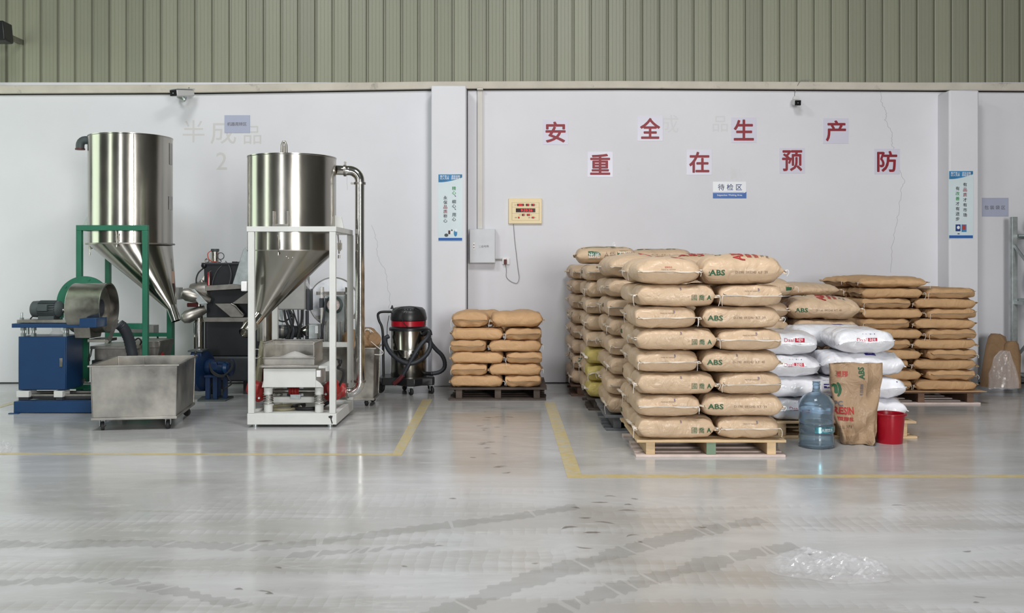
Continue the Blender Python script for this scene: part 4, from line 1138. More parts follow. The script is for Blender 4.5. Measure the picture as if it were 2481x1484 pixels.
def tank_shell(mb, cx, cy, r, z0, z1, n=64):
    """open topped thin cylinder with rolled rims"""
    t = 0.006
    prof = [(r, z0), (r, z1-0.012), (r+0.004, z1-0.008), (r+0.004, z1), (r-t, z1), (r-t, z0)]
    rings = [[(cx+rr*math.cos(2*PI*j/n), cy+rr*math.sin(2*PI*j/n), z) for j in range(n)] for rr, z in prof]
    return mb.loft(rings, cap=False, closed=True)

def skew_cone(mb, cx, cy, r, z1, ax, ay, ar, z0, n=64, k=10):
    rings = []
    for i in range(k+1):
        t = i/k
        rings.append([(cx+(ax-cx)*t+(r+(ar-r)*t)*math.cos(2*PI*j/n), cy+(ay-cy)*t+(r+(ar-r)*t)*math.sin(2*PI*j/n), z1+(z0-z1)*t) for j in range(n)])
    return mb.loft(rings, cap=False)

def clamp_ring(mb, c, axis, r, w=0.02):
    c = Vector(c); d = Vector(axis).normalized()
    mb.cyl(c-d*w/2, c+d*w/2, r, n=28)
    u = d.cross(Vector((0, 1, 0))).normalized() if abs(d.y) < 0.9 else Vector((1, 0, 0))
    mb.beam(c+u*(r-0.004), c+u*(r+0.028), 0.016, 0.016)
    mb.cyl(c+u*(r+0.02)+Vector((0,-0.012,0)), c+u*(r+0.02)+Vector((0,0.012,0)), 0.010, n=8)
    return mb

def latch(t, x, y, z, parent, s=1.0):
    t.part('toggle_latch', MB().box(x-0.018*s, x+0.018*s, y-0.02, y, z-0.02*s, z+0.03*s).tube([(x-0.01, y-0.03, z+0.09*s), (x-0.004, y-0.03, z+0.04*s), (x, y-0.028, z-0.05*s)], 0.006*s, 6).tube([(x+0.012, y-0.026, z+0.05*s), (x+0.012, y-0.03, z-0.03*s)], 0.005, 6).cyl((x, y-0.034, z-0.06*s), (x, y-0.034, z-0.085*s), 0.008*s, n=8), 'steel_dull', parent=parent)

def caster(t, x, y, z, r=0.035, rot=0.0, parent=None):
    """fork with one wheel, wheel centre at x, y; z = underside of the plate"""
    c, s_ = math.cos(rot), math.sin(rot)
    f = MB().box(x-0.03, x+0.03, y-0.03, y+0.03, z-0.006, z)
    for q in (-1, 1):
        f.beam((x+q*0.020*c, y+q*0.020*s_, z-0.006), (x+q*0.020*c, y+q*0.020*s_, r), 0.004, 0.030)
    ck = t.part('caster_fork', f, 'galv', parent=parent)
    wv = MB().lathe([(r*0.55, -0.014), (r*0.94, -0.013), (r, -0.007), (r, 0.007), (r*0.94, 0.013), (r*0.55, 0.014)], (x, y, r), (c, s_, 0), n=22)
    wv.cyl((x-0.024*c, y-0.024*s_, r), (x+0.024*c, y+0.024*s_, r), 0.007, n=8)
    t.part('wheel', wv, 'rubber', parent=ck if not parent else parent)
    return ck

# ---------------------------------------------------------------- green stand with the left hopper
cx, cy, R_ = -3.935, 10.225, 0.412
t = Thing('hopper_stand', 'green framed stand carrying the left stainless steel hopper', 'hopper', (-3.95, 10.1, 0))
xl, xr, yf, yb, zt_ = -4.296+0.028, -3.618-0.028+0.03, 9.75, 10.47, wz(545, 9.75)
for nm, x, y, z1 in (('leg', xl, yf+0.028, zt_), ('leg', xr, yf+0.028, zt_), ('leg', xl, yb, zt_-0.05), ('leg', xr, yb, 1.30)):
    t.part(nm, MB().box(x-0.026, x+0.026, y-0.026, y+0.026, 0.012, z1-0.052), 'green', bevel=0.003)
    t.part('foot_plate', MB().box(x-0.05, x+0.05, y-0.05, y+0.05, 0.0, 0.012), 'green', smooth=False)
t.part('top_beam', MB().box(xl-0.026, xr+0.026, yf+0.002, yf+0.054, zt_-0.052, zt_), 'green', bevel=0.003)
t.part('top_beam', MB().box(xl-0.026, xl+0.026, yf+0.056, yb+0.02, zt_-0.052, zt_), 'green', bevel=0.003)
t.part('cross_beam', MB().box(xl-0.02, xr+0.02, yb-0.02, yb+0.02, 0.62, 0.66), 'green', bevel=0.003)
t.part('cross_beam', MB().box(xl+0.02, xr, yf+0.005, yf+0.045, 0.745, 0.80), 'green', bevel=0.003)
t.part('base_rail', MB().box(xl-0.1, xr+0.1, yf-0.06, yf-0.0, 0.16, 0.20), 'green', bevel=0.003)
zs, ztop = wz(590, cy-R_*0.4), wz(333, cy)
tk = t.part('tank', tank_shell(MB(), cx, cy, R_, zs, ztop), 'steel')
t.part('tank_cover', MB().cyl((cx, cy, ztop-0.035), (cx, cy, ztop-0.028), R_-0.008, n=48), 'steel_dull', parent=tk)
t.part('weld_strip', MB().box(cx+0.17, cx+0.176, cy-math.sqrt(R_**2-0.173**2)-0.002, cy-math.sqrt(R_**2-0.173**2)+0.006, zs, ztop-0.012), 'chrome', parent=tk)
t.part('rim_flange', MB().lathe([(R_-0.004, -0.008), (R_+0.022, -0.008), (R_+0.022, 0.006), (R_-0.004, 0.006)], (cx, cy, zs), n=64), 'steel_dark', parent=tk)
ax, ay, az = wx(410, 9.95), 10.0, wz(748, 10.0)
cn = t.part('cone', skew_cone(MB(), cx, cy, R_-0.004, zs-0.006, ax+0.01, ay, 0.052, az), 'steel')
spd = Vector((0.055, -0.02, -0.15))
sp0 = Vector((ax+0.005, ay, az+0.03))
t.part('spout', MB().cyl(sp0, sp0+spd, 0.052, 0.046, n=28, cap=False).cyl(sp0+spd*1.0, sp0, 0.040, n=28, cap=False), 'chrome', parent=cn)
ex = cx-R_
t.part('inlet_elbow', MB().tube([(ex+0.03, cy-0.05, wz(342, cy)), (ex-0.03, cy-0.06, wz(341, cy))] + [(ex-0.03+0.0-0.055*math.sin(a*PI/10), cy-0.06, wz(341, cy)-0.055+0.055*math.cos(a*PI/10)) for a in range(1, 6)] + [(ex-0.085, cy-0.06, wz(363, cy))], 0.042, 16), 'motor')
t.part('elbow_lip', MB().cyl((ex-0.085, cy-0.06, wz(363, cy)-0.006), (ex-0.085, cy-0.06, wz(363, cy)+0.008), 0.049, n=20), 'maroon')
t.part('side_bracket', MB().prism([(cx-R_-0.045, zt_+0.0), (cx-R_+0.03, zt_), (cx-R_+0.03, zt_+0.11), (cx-R_-0.0, zt_+0.10)], 'y', cy-0.10, cy-0.06), 'galv')
latch(t, ex+0.015, cy-0.03, zs-0.03, tk)
latch(t, wx(285, cy-R_), cy-R_*0.98, zs+0.045, tk)
def label_plate(px, py0, py1, wdeg, mat_, tag_='label_plate'):
    a = math.asin(max(-1, min(1, (wx(px, cy-0.1)-cx)/R_))); z0, z1 = wz(py1, cy), wz(py0, cy); rr = R_+0.003; n = 4
    rings = []
    for i in range(n+1):
        aa = a + math.radians(wdeg)*(i/n-0.5)
        p = lambda r, z: (cx+r*math.sin(aa), cy-r*math.cos(aa), z)
        rings.append([p(rr, z0), p(rr+0.002, z0), p(rr+0.002, z1), p(rr, z1)])
    t.part(tag_, MB().loft(rings), mat_, parent=tk)
label_plate(409, 347, 399, 10, 'grey_box')
label_plate(407, 476, 508, 14, 'grey_box')
t.part('warning_label', MB().box(wx(407, 9.7), wx(414, 9.7), 9.80, 9.803, wz(686, 9.8), wz(656, 9.8)), 'ink_brown', parent=cn, smooth=False)

# control box on its own green post right of the spout
t = Thing('control_post', 'small grey control box on a green post beside the left hopper spout', 'control box', (wx(416, 10.75), 10.75, 0))
px_ = wx(416, 10.75)
t.part('post', MB().box(px_-0.024, px_+0.024, 10.73, 10.78, 0, wz(696, 10.75)), 'green', bevel=0.003)
t.part('box', MB().box(wx(407, 10.7), wx(436, 10.7), 10.66, 10.80, wz(725, 10.7), wz(696, 10.7)), 'grey_box', bevel=0.006)
t.part('cable', MB().tube(bez([(wx(420, 10.7), 10.68, wz(725, 10.7)), (wx(421, 10.7), 10.66, wz(757, 10.7)), (wx(419, 10.7), 10.66, wz(800, 10.7)), (wx(405, 10.7), 10.64, wz(845, 10.7)), (wx(385, 10.7), 10.60, wz(835, 10.7)), (wx(389, 10.7), 10.62, wz(825, 10.7)), (wx(387, 10.7), 10.62, wz(805, 10.7))], 6), 0.010, 8), 'rubber')
t.part('lever', MB().beam((wx(419, 10.7), 10.68, wz(759, 10.7)), (wx(437, 10.7), 10.64, wz(756, 10.7)), 0.008, 0.008), 'steel_dark')

# ---------------------------------------------------------------- granulator behind, with green disc guard
t = Thing('granulator', 'green and grey granulator with round disc guard behind the blue base', 'machine', (-4.0, 9.4, 0))
dc = Vector((wx(205, 9.68), 9.69, wz(735, 9.68)))
t.part('disc_guard', MB().lathe([(0.0001, -0.03), (0.235, -0.03), (0.262, -0.018), (0.268, 0.0), (0.268, 0.028), (0.0001, 0.028)], dc, (0, -1, 0), n=56), 'green')
for i in range(6):
    a = 2*PI*i/6+0.3
    t.part('guard_bolt', MB().cyl(dc+Vector((0.24*math.cos(a), -0.026, 0.24*math.sin(a))), dc+Vector((0.24*math.cos(a), -0.036, 0.24*math.sin(a))), 0.010, n=6), 'green')
g = lambda px0, px1, py0, py1, y0, y1: MB().box(wx(px0, y0), wx(px1, y0), y0, y1, wz(py1, y0), wz(py0, y0))
t.part('hopper_box', g(229, 318, 842, 872, 9.86, 10.35), 'steel_dark', bevel=0.004)
t.part('box_flange', g(218, 330, 838, 845, 9.83, 10.40), 'steel_dull', bevel=0.002)
t.part('side_handle', MB().tube([(wx(222, 9.82), 9.82, wz(845, 9.82)), (wx(221, 9.82), 9.80, wz(860, 9.82)), (wx(218, 9.82), 9.80, wz(866, 9.82)), (wx(218, 9.82), 9.80, wz(874, 9.82))], 0.010, 8), 'black_plastic')
t.part('lower_body', g(222, 372, 872, 930, 9.86, 10.40), 'dark_grey', bevel=0.004)
t.part('back_box', g(300, 372, 788, 812, 10.54, 10.70), 'grey_box', bevel=0.003)
t.part('throat_plate', g(316, 386, 826, 842, 10.02, 10.44), 'steel_dark', bevel=0.003)
t.part('throat_wedge', MB().prism([(wx(330, 10), wz(872, 10)), (wx(330, 10), wz(842, 10)), (wx(387, 10), wz(828, 10)), (wx(378, 10), wz(872, 10))], 'y', 10.03, 10.42), 'steel_dark')
t.part('post', g(199, 213, 790, 925, 9.83, 9.87), 'green', bevel=0.003)
t.part('support_beam', MB().beam((wx(196, 9.85), 9.88, 0.10), (wx(300, 9.85), 9.88, 0.10), 0.06, 0.08), 'green', bevel=0.003)
for px, y, z in ((222, 9.92, wz(930, 9.9)), (362, 10.3, wz(930, 9.9)), (198, 9.88, 0.14)):
    t.part('support_leg', MB().beam((wx(px, 9.9), y, 0.0), (wx(px, 9.9), y, z), 0.05, 0.05), 'green', bevel=0.003)
t.part('linkage_bar', MB().beam((wx(196, 9.8), 9.66, wz(925, 9.8)), (wx(222, 9.8), 9.66, wz(916, 9.8)), 0.02, 0.03), 'steel_dark')
hp = bez([(wx(288, 9.6), 9.60, wz(785, 9.6)), (wx(298, 9.62), 9.62, wz(793, 9.62)), (wx(309, 9.65), 9.66, wz(815, 9.65)), (wx(318, 9.7), 9.69, wz(840, 9.7)), (wx(322, 9.7), 9.71, wz(872, 9.7)), (wx(320, 9.7), 9.72, wz(905, 9.7))], 7)
t.part('suction_hose', MB().tube(hp, 0.050, 14, ribs=1), 'hose')
t.part('hose_cable', MB().tube(bez([(wx(318, 9.9), 9.98, wz(826, 9.9)), (wx(330, 9.9), 9.96, wz(820, 9.9)), (wx(337, 9.9), 9.96, wz(828, 9.9)), (wx(332, 9.9), 9.98, wz(836, 9.9))], 5), 0.008, 6), 'rubber')
t.part('red_knob', MB().sphere((wx(389, 10.2), 10.15, wz(858, 10.2)), 0.055, 16, 10, (1, 0.8, 0.8)).beam((wx(389, 10.2), 10.15, wz(868, 10.2)), (wx(383, 10.2), 10.3, wz(870, 10.2)), 0.04, 0.04), 'red_paint')

# ---------------------------------------------------------------- blue based centrifugal dryer
t = Thing('centrifugal_blower', 'blue based machine with grey motor and stainless drum at far left', 'machine', (-4.4, 9.4, 0))
Yb = 9.17
xb0 = wx(33, Yb)
t.part('base_beam', MB().box(xb0, -3.70, 9.17, 9.28, 0.006, wz(972, Yb)), 'blue', bevel=0.003)
t.part('base_beam', MB().box(xb0, -3.70, 9.55, 9.66, 0.006, wz(972, Yb)), 'blue', bevel=0.003)
t.part('base_tray', MB().box(xb0+0.03, -3.75, 9.282, 9.548, 0.085, 0.10), 'white_paint', smooth=False)
t.part('foot_tab', MB().box(xb0-0.03, xb0+0.06, 9.13, 9.17, 0.0, 0.008), 'blue', smooth=False)
for a, b in ((47, 77), (137, 158)):
    t.part('bearing_block', MB().box(wx(a, 9.3), wx(b, 9.3), 9.24, 9.40, wz(960, 9.3), wz(945, 9.3)), 'white_paint', bevel=0.003)
    t.part('block_foot', MB().box(wx(a+3, 9.3), wx(b-3, 9.3), 9.26, 9.38, 0.112, wz(960, 9.3)), 'dark_grey', smooth=False)
for y in (9.30, 9.52):
    t.part('slide_rail', MB().cyl((wx(60, 9.3), y, 0.150), (-3.72, y, 0.150), 0.016, n=12), 'steel_dark')
t.part('rail_channel', MB().box(wx(70, 9.3), -3.74, 9.34, 9.50, 0.112, 0.13), 'dark_grey', smooth=False)
cx0, cx1 = wx(43, 9.27), wx(160, 9.27)
cz0, cz1 = wz(944.5, 9.27), wz(815, 9.27)
cb = t.part('cabinet', MB().box(cx0, cx1, 9.28, 9.63, cz0, cz1), 'blue', bevel=0.005)
dr = t.part('door', MB().box(cx0+0.012, cx1-0.006, 9.268, 9.279, cz0+0.008, cz1-0.010), 'blue', bevel=0.003)
t.part('lock', MB().box(wx(144, 9.26), wx(151, 9.26), 9.258, 9.268, wz(888, 9.26), wz(867, 9.26)), 'steel_dull', parent=dr, bevel=0.002)
for px in (54, 79, 157):
    x = wx(px, 9.3)
    t.part('mounting_bolt', MB().cyl((x, 9.32, cz1), (x, 9.32, wz(793, 9.3)), 0.014, n=10).cyl((x, 9.32, cz1), (x, 9.32, cz1+0.03), 0.026, n=6).cyl((x, 9.32, wz(800, 9.3)), (x, 9.32, wz(794, 9.3)), 0.028, n=6), 'galv')
t.part('mounting_bolt', MB().cyl((wx(157, 9.5), 9.56, cz1), (wx(157, 9.5), 9.56, wz(793, 9.3)), 0.014, n=10).cyl((wx(60, 9.5), 9.56, cz1), (wx(60, 9.5), 9.56, wz(793, 9.3)), 0.014, n=10), 'galv')
zt0, zt1 = wz(793, 9.27), wz(783, 9.27)
t.part('top_frame', MB().box(wx(32, 9.27), wx(215, 9.27), 9.24, 9.30, zt0, zt1).box(wx(32, 9.27), wx(190, 9.27), 9.54, 9.60, zt0, zt1).box(wx(32, 9.27), wx(44, 9.27), 9.30, 9.54, zt0, zt1), 'blue', bevel=0.003)
t.part('front_channel', MB().box(wx(191, 9.05), wx(232, 9.05), 9.06, 9.30, wz(793, 9.05), wz(771, 9.05)), 'blue', bevel=0.003)
t.part('motor_plate', MB().box(wx(43, 9.3), wx(172, 9.3), 9.28, 9.58, wz(781.5, 9.3), wz(774, 9.3)), 'steel_dull', bevel=0.002)
for px in (53, 157):
    t.part('levelling_screw', MB().cyl((wx(px, 9.31), 9.31, wz(781, 9.3)), (wx(px, 9.31), 9.31, wz(757, 9.3)), 0.010, n=8).cyl((wx(px, 9.31), 9.31, wz(774, 9.3)), (wx(px, 9.31), 9.31, wz(769, 9.3)), 0.020, n=6), 'galv')
mz = wz(748.5, 9.42); my = 9.44; mr = 0.079
mo = t.part('motor_body', MB().lathe([(mr*0.80, 0), (mr*0.97, 0.012), (mr, 0.05), (mr, 0.075), (mr*0.90, 0.078), (mr*0.90, 0.235), (mr*0.98, 0.24), (mr*0.98, 0.258), (mr*0.70, 0.285), (mr*0.3, 0.30)], (wx(79, my), my, mz), (1, 0, 0), n=36), 'motor')
for i in range(22):
    a = 2*PI*i/22
    u = Vector((0, math.cos(a), math.sin(a)))
    c = Vector((wx(79, my)+0.078, my, mz)) + u*(mr*0.95)
    t.part('cooling_fin', MB().beam(c, c+Vector((0.157, 0, 0)), 0.006, 0.018, up=tuple(u)), 'motor', parent=mo, smooth=False)
t.part('terminal_box', MB().box(wx(102, my), wx(126, my), my-mr-0.03, my-mr+0.02, mz-0.015, mz+0.045), 'motor', parent=mo, bevel=0.004)
t.part('motor_foot', MB().box(wx(100, my), wx(138, my), my-0.07, my+0.07, wz(774, 9.4), mz-mr*0.8), 'motor', bevel=0.003)
t.part('shaft', MB().cyl((wx(149, my), my, mz-0.005), (-4.13, my, mz-0.005), 0.020, n=16).cyl((wx(150, my), my, mz-0.005), (wx(155, my), my, mz-0.005), 0.030, n=16), 'chrome')
for k in range(4):
    t.part('motor_cable', MB().tube(bez([(wx(80, 9.3), my-0.03, mz-0.02+k*0.006), (wx(72, 9.3), my-0.05, mz-0.05), (wx(62-k, 9.3), my-0.06+0.01*k, wz(776, 9.3)), (wx(66+5*k, 9.3), my-0.10, wz(785, 9.3)), (wx(76+6*k, 9.3), my-0.12, wz(789, 9.3))], 5), 0.006, 6), 'rubber')
# drum, axis along X, open mouth to the right
dx0, dx1, dyc, dzc, dr_ = -4.155, -3.83, 9.42, wz(745, 9.42), 0.235
prof = [(0.0001, 0.0), (dr_*0.98, 0.0), (dr_, 0.008), (dr_, dx1-dx0-0.006), (dr_+0.004, dx1-dx0), (dr_-0.012, dx1-dx0), (dr_-0.012, 0.16)]
dm = t.part('drum', MB().lathe(prof, (dx0, dyc, dzc), (1, 0, 0), n=64, cap=False), 'steel_dull')
t.part('drum_face', MB().lathe([(dr_-0.013, 0.245), (dr_-0.03, 0.235), (0.09, 0.225), (0.088, 0.21)], (dx0, dyc, dzc), (1, 0, 0), n=56, cap=False), 'steel_dark', parent=dm)
t.part('drum_hub', MB().lathe([(0.075, 0.155), (0.092, 0.20), (0.092, 0.245), (0.080, 0.248), (0.076, 0.10), (0.0001, 0.10)], (dx0, dyc, dzc), (1, 0, 0), n=36, cap=False), 'dark_grey', parent=dm)
t.part('outlet_chute', MB().prism([(dyc-0.16, dzc-0.17), (dyc+0.16, dzc-0.17), (dyc+0.10, wz(817, 9.4)), (dyc-0.12, wz(817, 9.4))], 'x', dx0+0.05, dx1-0.12), 'steel_dark', bevel=0.006)
t.part('drain_tray', MB().box(wx(215, 9.3), wx(258, 9.3), 9.27, 9.55, wz(828, 9.3), wz(821, 9.3)), 'steel_dull', bevel=0.002)
t.part('brace_arm', MB().beam((wx(277, 9.3), 9.36, wz(775, 9.3)), (wx(263, 9.25), 9.24, wz(830, 9.25)), 0.03, 0.02).cyl((wx(264, 9.25), 9.20, wz(826, 9.25)), (wx(264, 9.25), 9.25, wz(826, 9.25)), 0.018, n=12), 'steel_dull')
# crumpled clear bag hanging under the top frame
single('plastic_scrap', 'crumpled clear plastic hanging below the blue top frame', 'plastic', MB().loft([[(wx(124+18*math.cos(a)*s+3, 9.33), 9.42+0.05*math.sin(a)*s, wz(794+dz, 9.4)) for a in [2*PI*k/9+0.4*i for k in range(9)]] for i, (s, dz) in enumerate([(0.3,-6),(0.7,0),(0.55,6),(0.95,13),(0.8,20),(0.2,22)])]), 'film')

# ---------------------------------------------------------------- front stainless bin on casters
def bin_cart(label, loc, rz, W, D, H, zb, wheel, name='steel_bin', scr=True):
    t = Thing(name, label, 'cart', loc, 'stainless bins on casters', rz)
    # shell
    th = 0.006; bt = 0.012
    o = [(0, 0), (W, 0), (W, D), (0, D)]
    shell = MB()
    def rect(z, i): return [(i, i, z), (W-i, i, z), (W-i, D-i, z), (i, D-i, z)]
    shell.loft([rect(zb, bt), rect(H, 0), rect(H, th), rect(zb+0.01, bt+th)], cap=False)
    shell.add(rect(zb+0.01, bt+th), [(0, 1, 2, 3)]).add(rect(zb, bt), [(3, 2, 1, 0)])
    b = t.part('bin_body', shell, 'steel_dull', bevel=0.003)
    lip = MB()
    lw = 0.022
    lip.box(-lw, W+lw, -lw, 0.004, H-0.014, H).box(-lw, W+lw, D-0.004, D+lw, H-0.014, H).box(-lw, 0.004, 0.0, D, H-0.014, H).box(W-0.004, W+lw, 0.0, D, H-0.014, H)
    t.part('rim', lip, 'steel_dull', bevel=0.002)
    t.part('bottom_frame', MB().box(0, W, 0.0, 0.03, zb-0.022, zb-0.001).box(0, W, D-0.03, D, zb-0.022, zb-0.001).box(0, 0.03, 0.031, D-0.031, zb-0.022, zb-0.001).box(W-0.03, W, 0.031, D-0.031, zb-0.022, zb-0.001), 'steel_dull', bevel=0.002)
    for (x, y) in ((0, 0), (W, 0), (W, D), (0, D)):
        t.part('corner_seam', MB().cyl((x+(bt if x == 0 else -bt)*0.9, y+(bt if y == 0 else -bt)*0.9, zb), (x, y, H-0.015), 0.004, n=6), 'steel_dull')
    for i, (x, y) in enumerate(((0.08, 0.06), (W-0.08, 0.06), (W-0.06, D-0.08), (0.08, D-0.08))):
        caster(t, x, y, zb-0.022, wheel, rot=(0.2, -0.1, 1.0, 0.5)[i])
    return t
t = bin_cart('large stainless steel bin on casters in front of the blue base', (-3.475, 8.17, 0), math.radians(8.0), 0.685, 0.86, 0.545, 0.112, 0.036)
t.part('push_knob', MB().sphere((0.70, 0.80, 0.575), 0.016, 10, 8).cyl((0.69, 0.80, 0.545), (0.70, 0.80, 0.57), 0.007, n=8), 'black_plastic')
t.part('inner_brace', MB().box(0.23, 0.242, 0.83, 0.85, 0.40, 0.53), 'steel_dark')

# ---------------------------------------------------------------- dark mixer at the back
t = Thing('black_mixer', 'tall black mixing machine behind the white hopper frame', 'machine', (-2.95, 10.7, 0))
Ym = 10.45
def g2(px0, px1, py0, py1, y0, y1): return MB().box(wx(px0, y0), wx(px1, y0), y0, y1, wz(py1, y0), wz(py0, y0))
t.part('lower_body', g2(496, 640, 775, 862, Ym+0.05, 11.15), 'black_paint', bevel=0.008)
t.part('base_body', g2(500, 642, 863, 924, Ym+0.03, 11.10), 'dark_grey', bevel=0.02)
t.part('middle_body', MB().prism([(wx(496, Ym), wz(778, Ym)), (wx(630, Ym), wz(778, Ym)), (wx(612, Ym), wz(735, Ym)), (wx(598, Ym), wz(700, Ym)), (wx(496, Ym), wz(700, Ym))], 'y', Ym+0.06, 11.1), 'black_paint', bevel=0.006)
t.part('upper_body', MB().prism([(wx(489, Ym), wz(703, Ym)), (wx(560, Ym), wz(703, Ym)), (wx(578, Ym), wz(639, Ym)), (wx(488, Ym), wz(639, Ym))], 'y', Ym+0.08, 11.0), 'black_paint', bevel=0.006)
t.part('top_rim', g2(488, 579, 636, 640, Ym+0.06, 11.02), 'dark_grey', bevel=0.002)
t.part('cross_rail', MB().beam((wx(497, Ym), Ym+0.02, wz(698, Ym)), (wx(600, Ym), Ym+0.02, wz(692, Ym)), 0.05, 0.055), 'steel_dark', bevel=0.003)
t.part('cross_rail', MB().beam((wx(493, Ym), Ym+0.02, wz(774, Ym)), (wx(604, Ym), Ym+0.02, wz(774, Ym)), 0.05, 0.048), 'steel_dark', bevel=0.003)
t.part('chute_plate', MB().prism([(wx(521, Ym), wz(735, Ym)), (wx(562, Ym), wz(735, Ym)), (wx(592, Ym), wz(762, Ym)), (wx(590, Ym), wz(768, Ym)), (wx(560, Ym), wz(768, Ym))], 'y', Ym-0.015, Ym+0.045), 'steel_dark', bevel=0.003)
t.part('chute_edge', MB().tube([(wx(562, Ym), Ym-0.03, wz(735, Ym)), (wx(573, Ym), Ym-0.03, wz(741, Ym)), (wx(590, Ym), Ym-0.03, wz(761, Ym))], 0.010, 8), 'steel_dull')
for q in (508, 598):
    t.part('leg', MB().box(wx(q, 10.6)-0.03, wx(q, 10.6)+0.03, 10.57, 10.63, 0, 0.16), 'dark_grey', bevel=0.003)
    t.part('leg', MB().box(wx(q, 10.6)-0.03, wx(q, 10.6)+0.03, 11.0, 11.06, 0, 0.16), 'dark_grey', bevel=0.003)
vx, vz = wx(521, Ym+0.3), wz(636, Ym+0.3)
vv = t.part('valve_cylinder', MB().lathe([(0.040, 0.0), (0.040, 0.115), (0.030, 0.12)], (vx, Ym+0.3, vz+0.004), n=24), 'steel')
t.part('valve_cap', MB().lathe([(0.044, 0), (0.044, 0.028)], (vx, Ym+0.3, vz+0.122), n=24), 'motor', parent=vv)
t.part('valve_base', MB().box(vx-0.05, vx+0.05, Ym+0.25, Ym+0.35, vz-0.004, vz+0.010), 'steel_dark', parent=vv)
rx0, rz0 = wx(502, Ym+0.3), wz(632, Ym+0.3)
t.part('lifting_eye', MB().tube(arc((rx0, Ym+0.3, rz0+0.005), 0.020, 0, 350, 'xz', 18), 0.007, 8, closed=True), 'steel_dark')
t.part('wiring', MB().tube(bez([(vx-0.035, Ym+0.27, vz+0.13), (vx-0.062, Ym+0.25, vz+0.10), (vx-0.058, Ym+0.25, vz+0.05), (vx-0.02, Ym+0.24, vz+0.015), (vx+0.04, Ym+0.24, vz+0.012)], 6), 0.0045, 6), 'red_wire')
t.part('air_hose', MB().tube(bez([(vx+0.03, Ym+0.24, vz+0.04)] + arc((wx(536, Ym+0.24), Ym+0.22, wz(620, Ym+0.24)), 0.036, 200, -150, 'xz', 10) + [(vx+0.10, Ym+0.20, vz+0.015)], 3), 0.005, 6), 'grey_wire')
t.part('air_hose', MB().tube(bez([(wx(540, Ym), Ym+0.10, wz(632, Ym)), (wx(552, Ym), Ym+0.06, wz(645, Ym)), (wx(557, Ym), Ym+0.04, wz(665, Ym)), (wx(553, Ym), Ym+0.03, wz(690, Ym))], 6), 0.0045, 6), 'grey_wire')
t.part('air_hose', MB().tube(bez([(wx(540, Ym), Ym+0.10, wz(634, Ym)), (wx(522, Ym), Ym+0.06, wz(655, Ym)), (wx(512, Ym), Ym+0.05, wz(680, Ym)), (wx(511, Ym), Ym+0.04, wz(695, Ym))], 6), 0.003, 6), 'grey_wire')
t.part('air_hose', MB().tube(bez([(wx(562, Ym), Ym+0.15, wz(636, Ym)), (wx(575, Ym), Ym+0.12, wz(634, Ym)), (wx(590, Ym), Ym+0.08, wz(627, Ym)), (wx(602, Ym), Ym+0.0, wz(612, Ym))], 6), 0.008, 6), 'grey_wire')
t.part('hose_fitting', MB().box(wx(554, Ym), wx(566, Ym), Ym+0.12, Ym+0.17, wz(639, Ym), wz(633, Ym)), 'black_plastic', bevel=0.003)
t.part('red_cylinder', MB().cyl((wx(504, Ym), Ym+0.03, wz(692, Ym)), (wx(504, Ym), Ym+0.03, wz(659, Ym)), 0.015, n=14), 'red_plastic')
t.part('steel_rod', MB().tube([(wx(506.5, Ym), Ym+0.006, wz(690, Ym)), (wx(506.5, Ym), Ym+0.006, wz(658, Ym)), (wx(509, Ym), Ym+0.03, wz(656, Ym))], 0.004, 6), 'chrome')
t.part('side_knob', MB().lathe([(0.020, 0), (0.026, 0.01), (0.026, 0.04), (0.016, 0.05)], (wx(491, Ym), Ym+0.09, wz(643, Ym)), (-0.3, -1, 0), n=10), 'black_plastic')
t.part('curved_cable', MB().tube(bez([(wx(489, Ym), Ym+0.08, wz(648, Ym)), (wx(477, Ym), Ym+0.06, wz(660, Ym)), (wx(472, Ym), Ym+0.05, wz(675, Ym)), (wx(472.5, Ym), Ym+0.05, wz(690, Ym))], 6), 0.008, 7), 'rubber')
t.part('shoulder_casting', MB().lathe([(0.05, -0.12), (0.09, -0.10), (0.11, 0.0), (0.095, 0.09), (0.045, 0.11)], (wx(480, Ym), Ym+0.10, wz(706, Ym)), (1, 0, 0.1), n=20), 'steel_dark')
t.part('ball_joint', MB().sphere((wx(483, Ym), Ym+0.08, wz(682, Ym)), 0.024, 12, 8).beam((wx(483, Ym), Ym+0.08, wz(682, Ym)), (wx(493, Ym), Ym+0.10, wz(662, Ym)), 0.02, 0.02), 'steel_dull')
def scoop(px0, py0, px1, py1, y, r0, r1, nm='discharge_elbow'):
    a, b = Vector((wx(px0, y), y-0.06, wz(py0, y))), Vector((wx(px1, y), y+0.02, wz(py1, y)))
    d = b-a
    pts = [a-d.normalized()*r0*0.95, a-d.normalized()*r0*0.7, a, a+d*0.35, a+d*0.7, b]
    rr = [r0*0.15, r0*0.68, r0, r0*0.93, r1, r1*0.75]
    return MB().tube(pts, rr, 18)
t.part('discharge_elbow', scoop(458, 712, 508, 728, Ym-0.02, 0.072, 0.05), 'steel_dull')
t.part('discharge_elbow', scoop(458, 767, 496, 748, Ym-0.02, 0.070, 0.055), 'steel_dull')
t.part('elbow_plate', MB().prism([(wx(462, Ym), wz(701, Ym)), (wx(478, Ym), wz(699, Ym)), (wx(511, Ym), wz(734, Ym)), (wx(490, Ym), wz(736, Ym))], 'y', Ym-0.105, Ym-0.09), 'galv', bevel=0.003)
t.part('red_grip', MB().cyl((wx(456, Ym), Ym-0.02, wz(738, Ym)), (wx(480, Ym), Ym-0.02, wz(738, Ym)), 0.022, n=14), 'maroon')
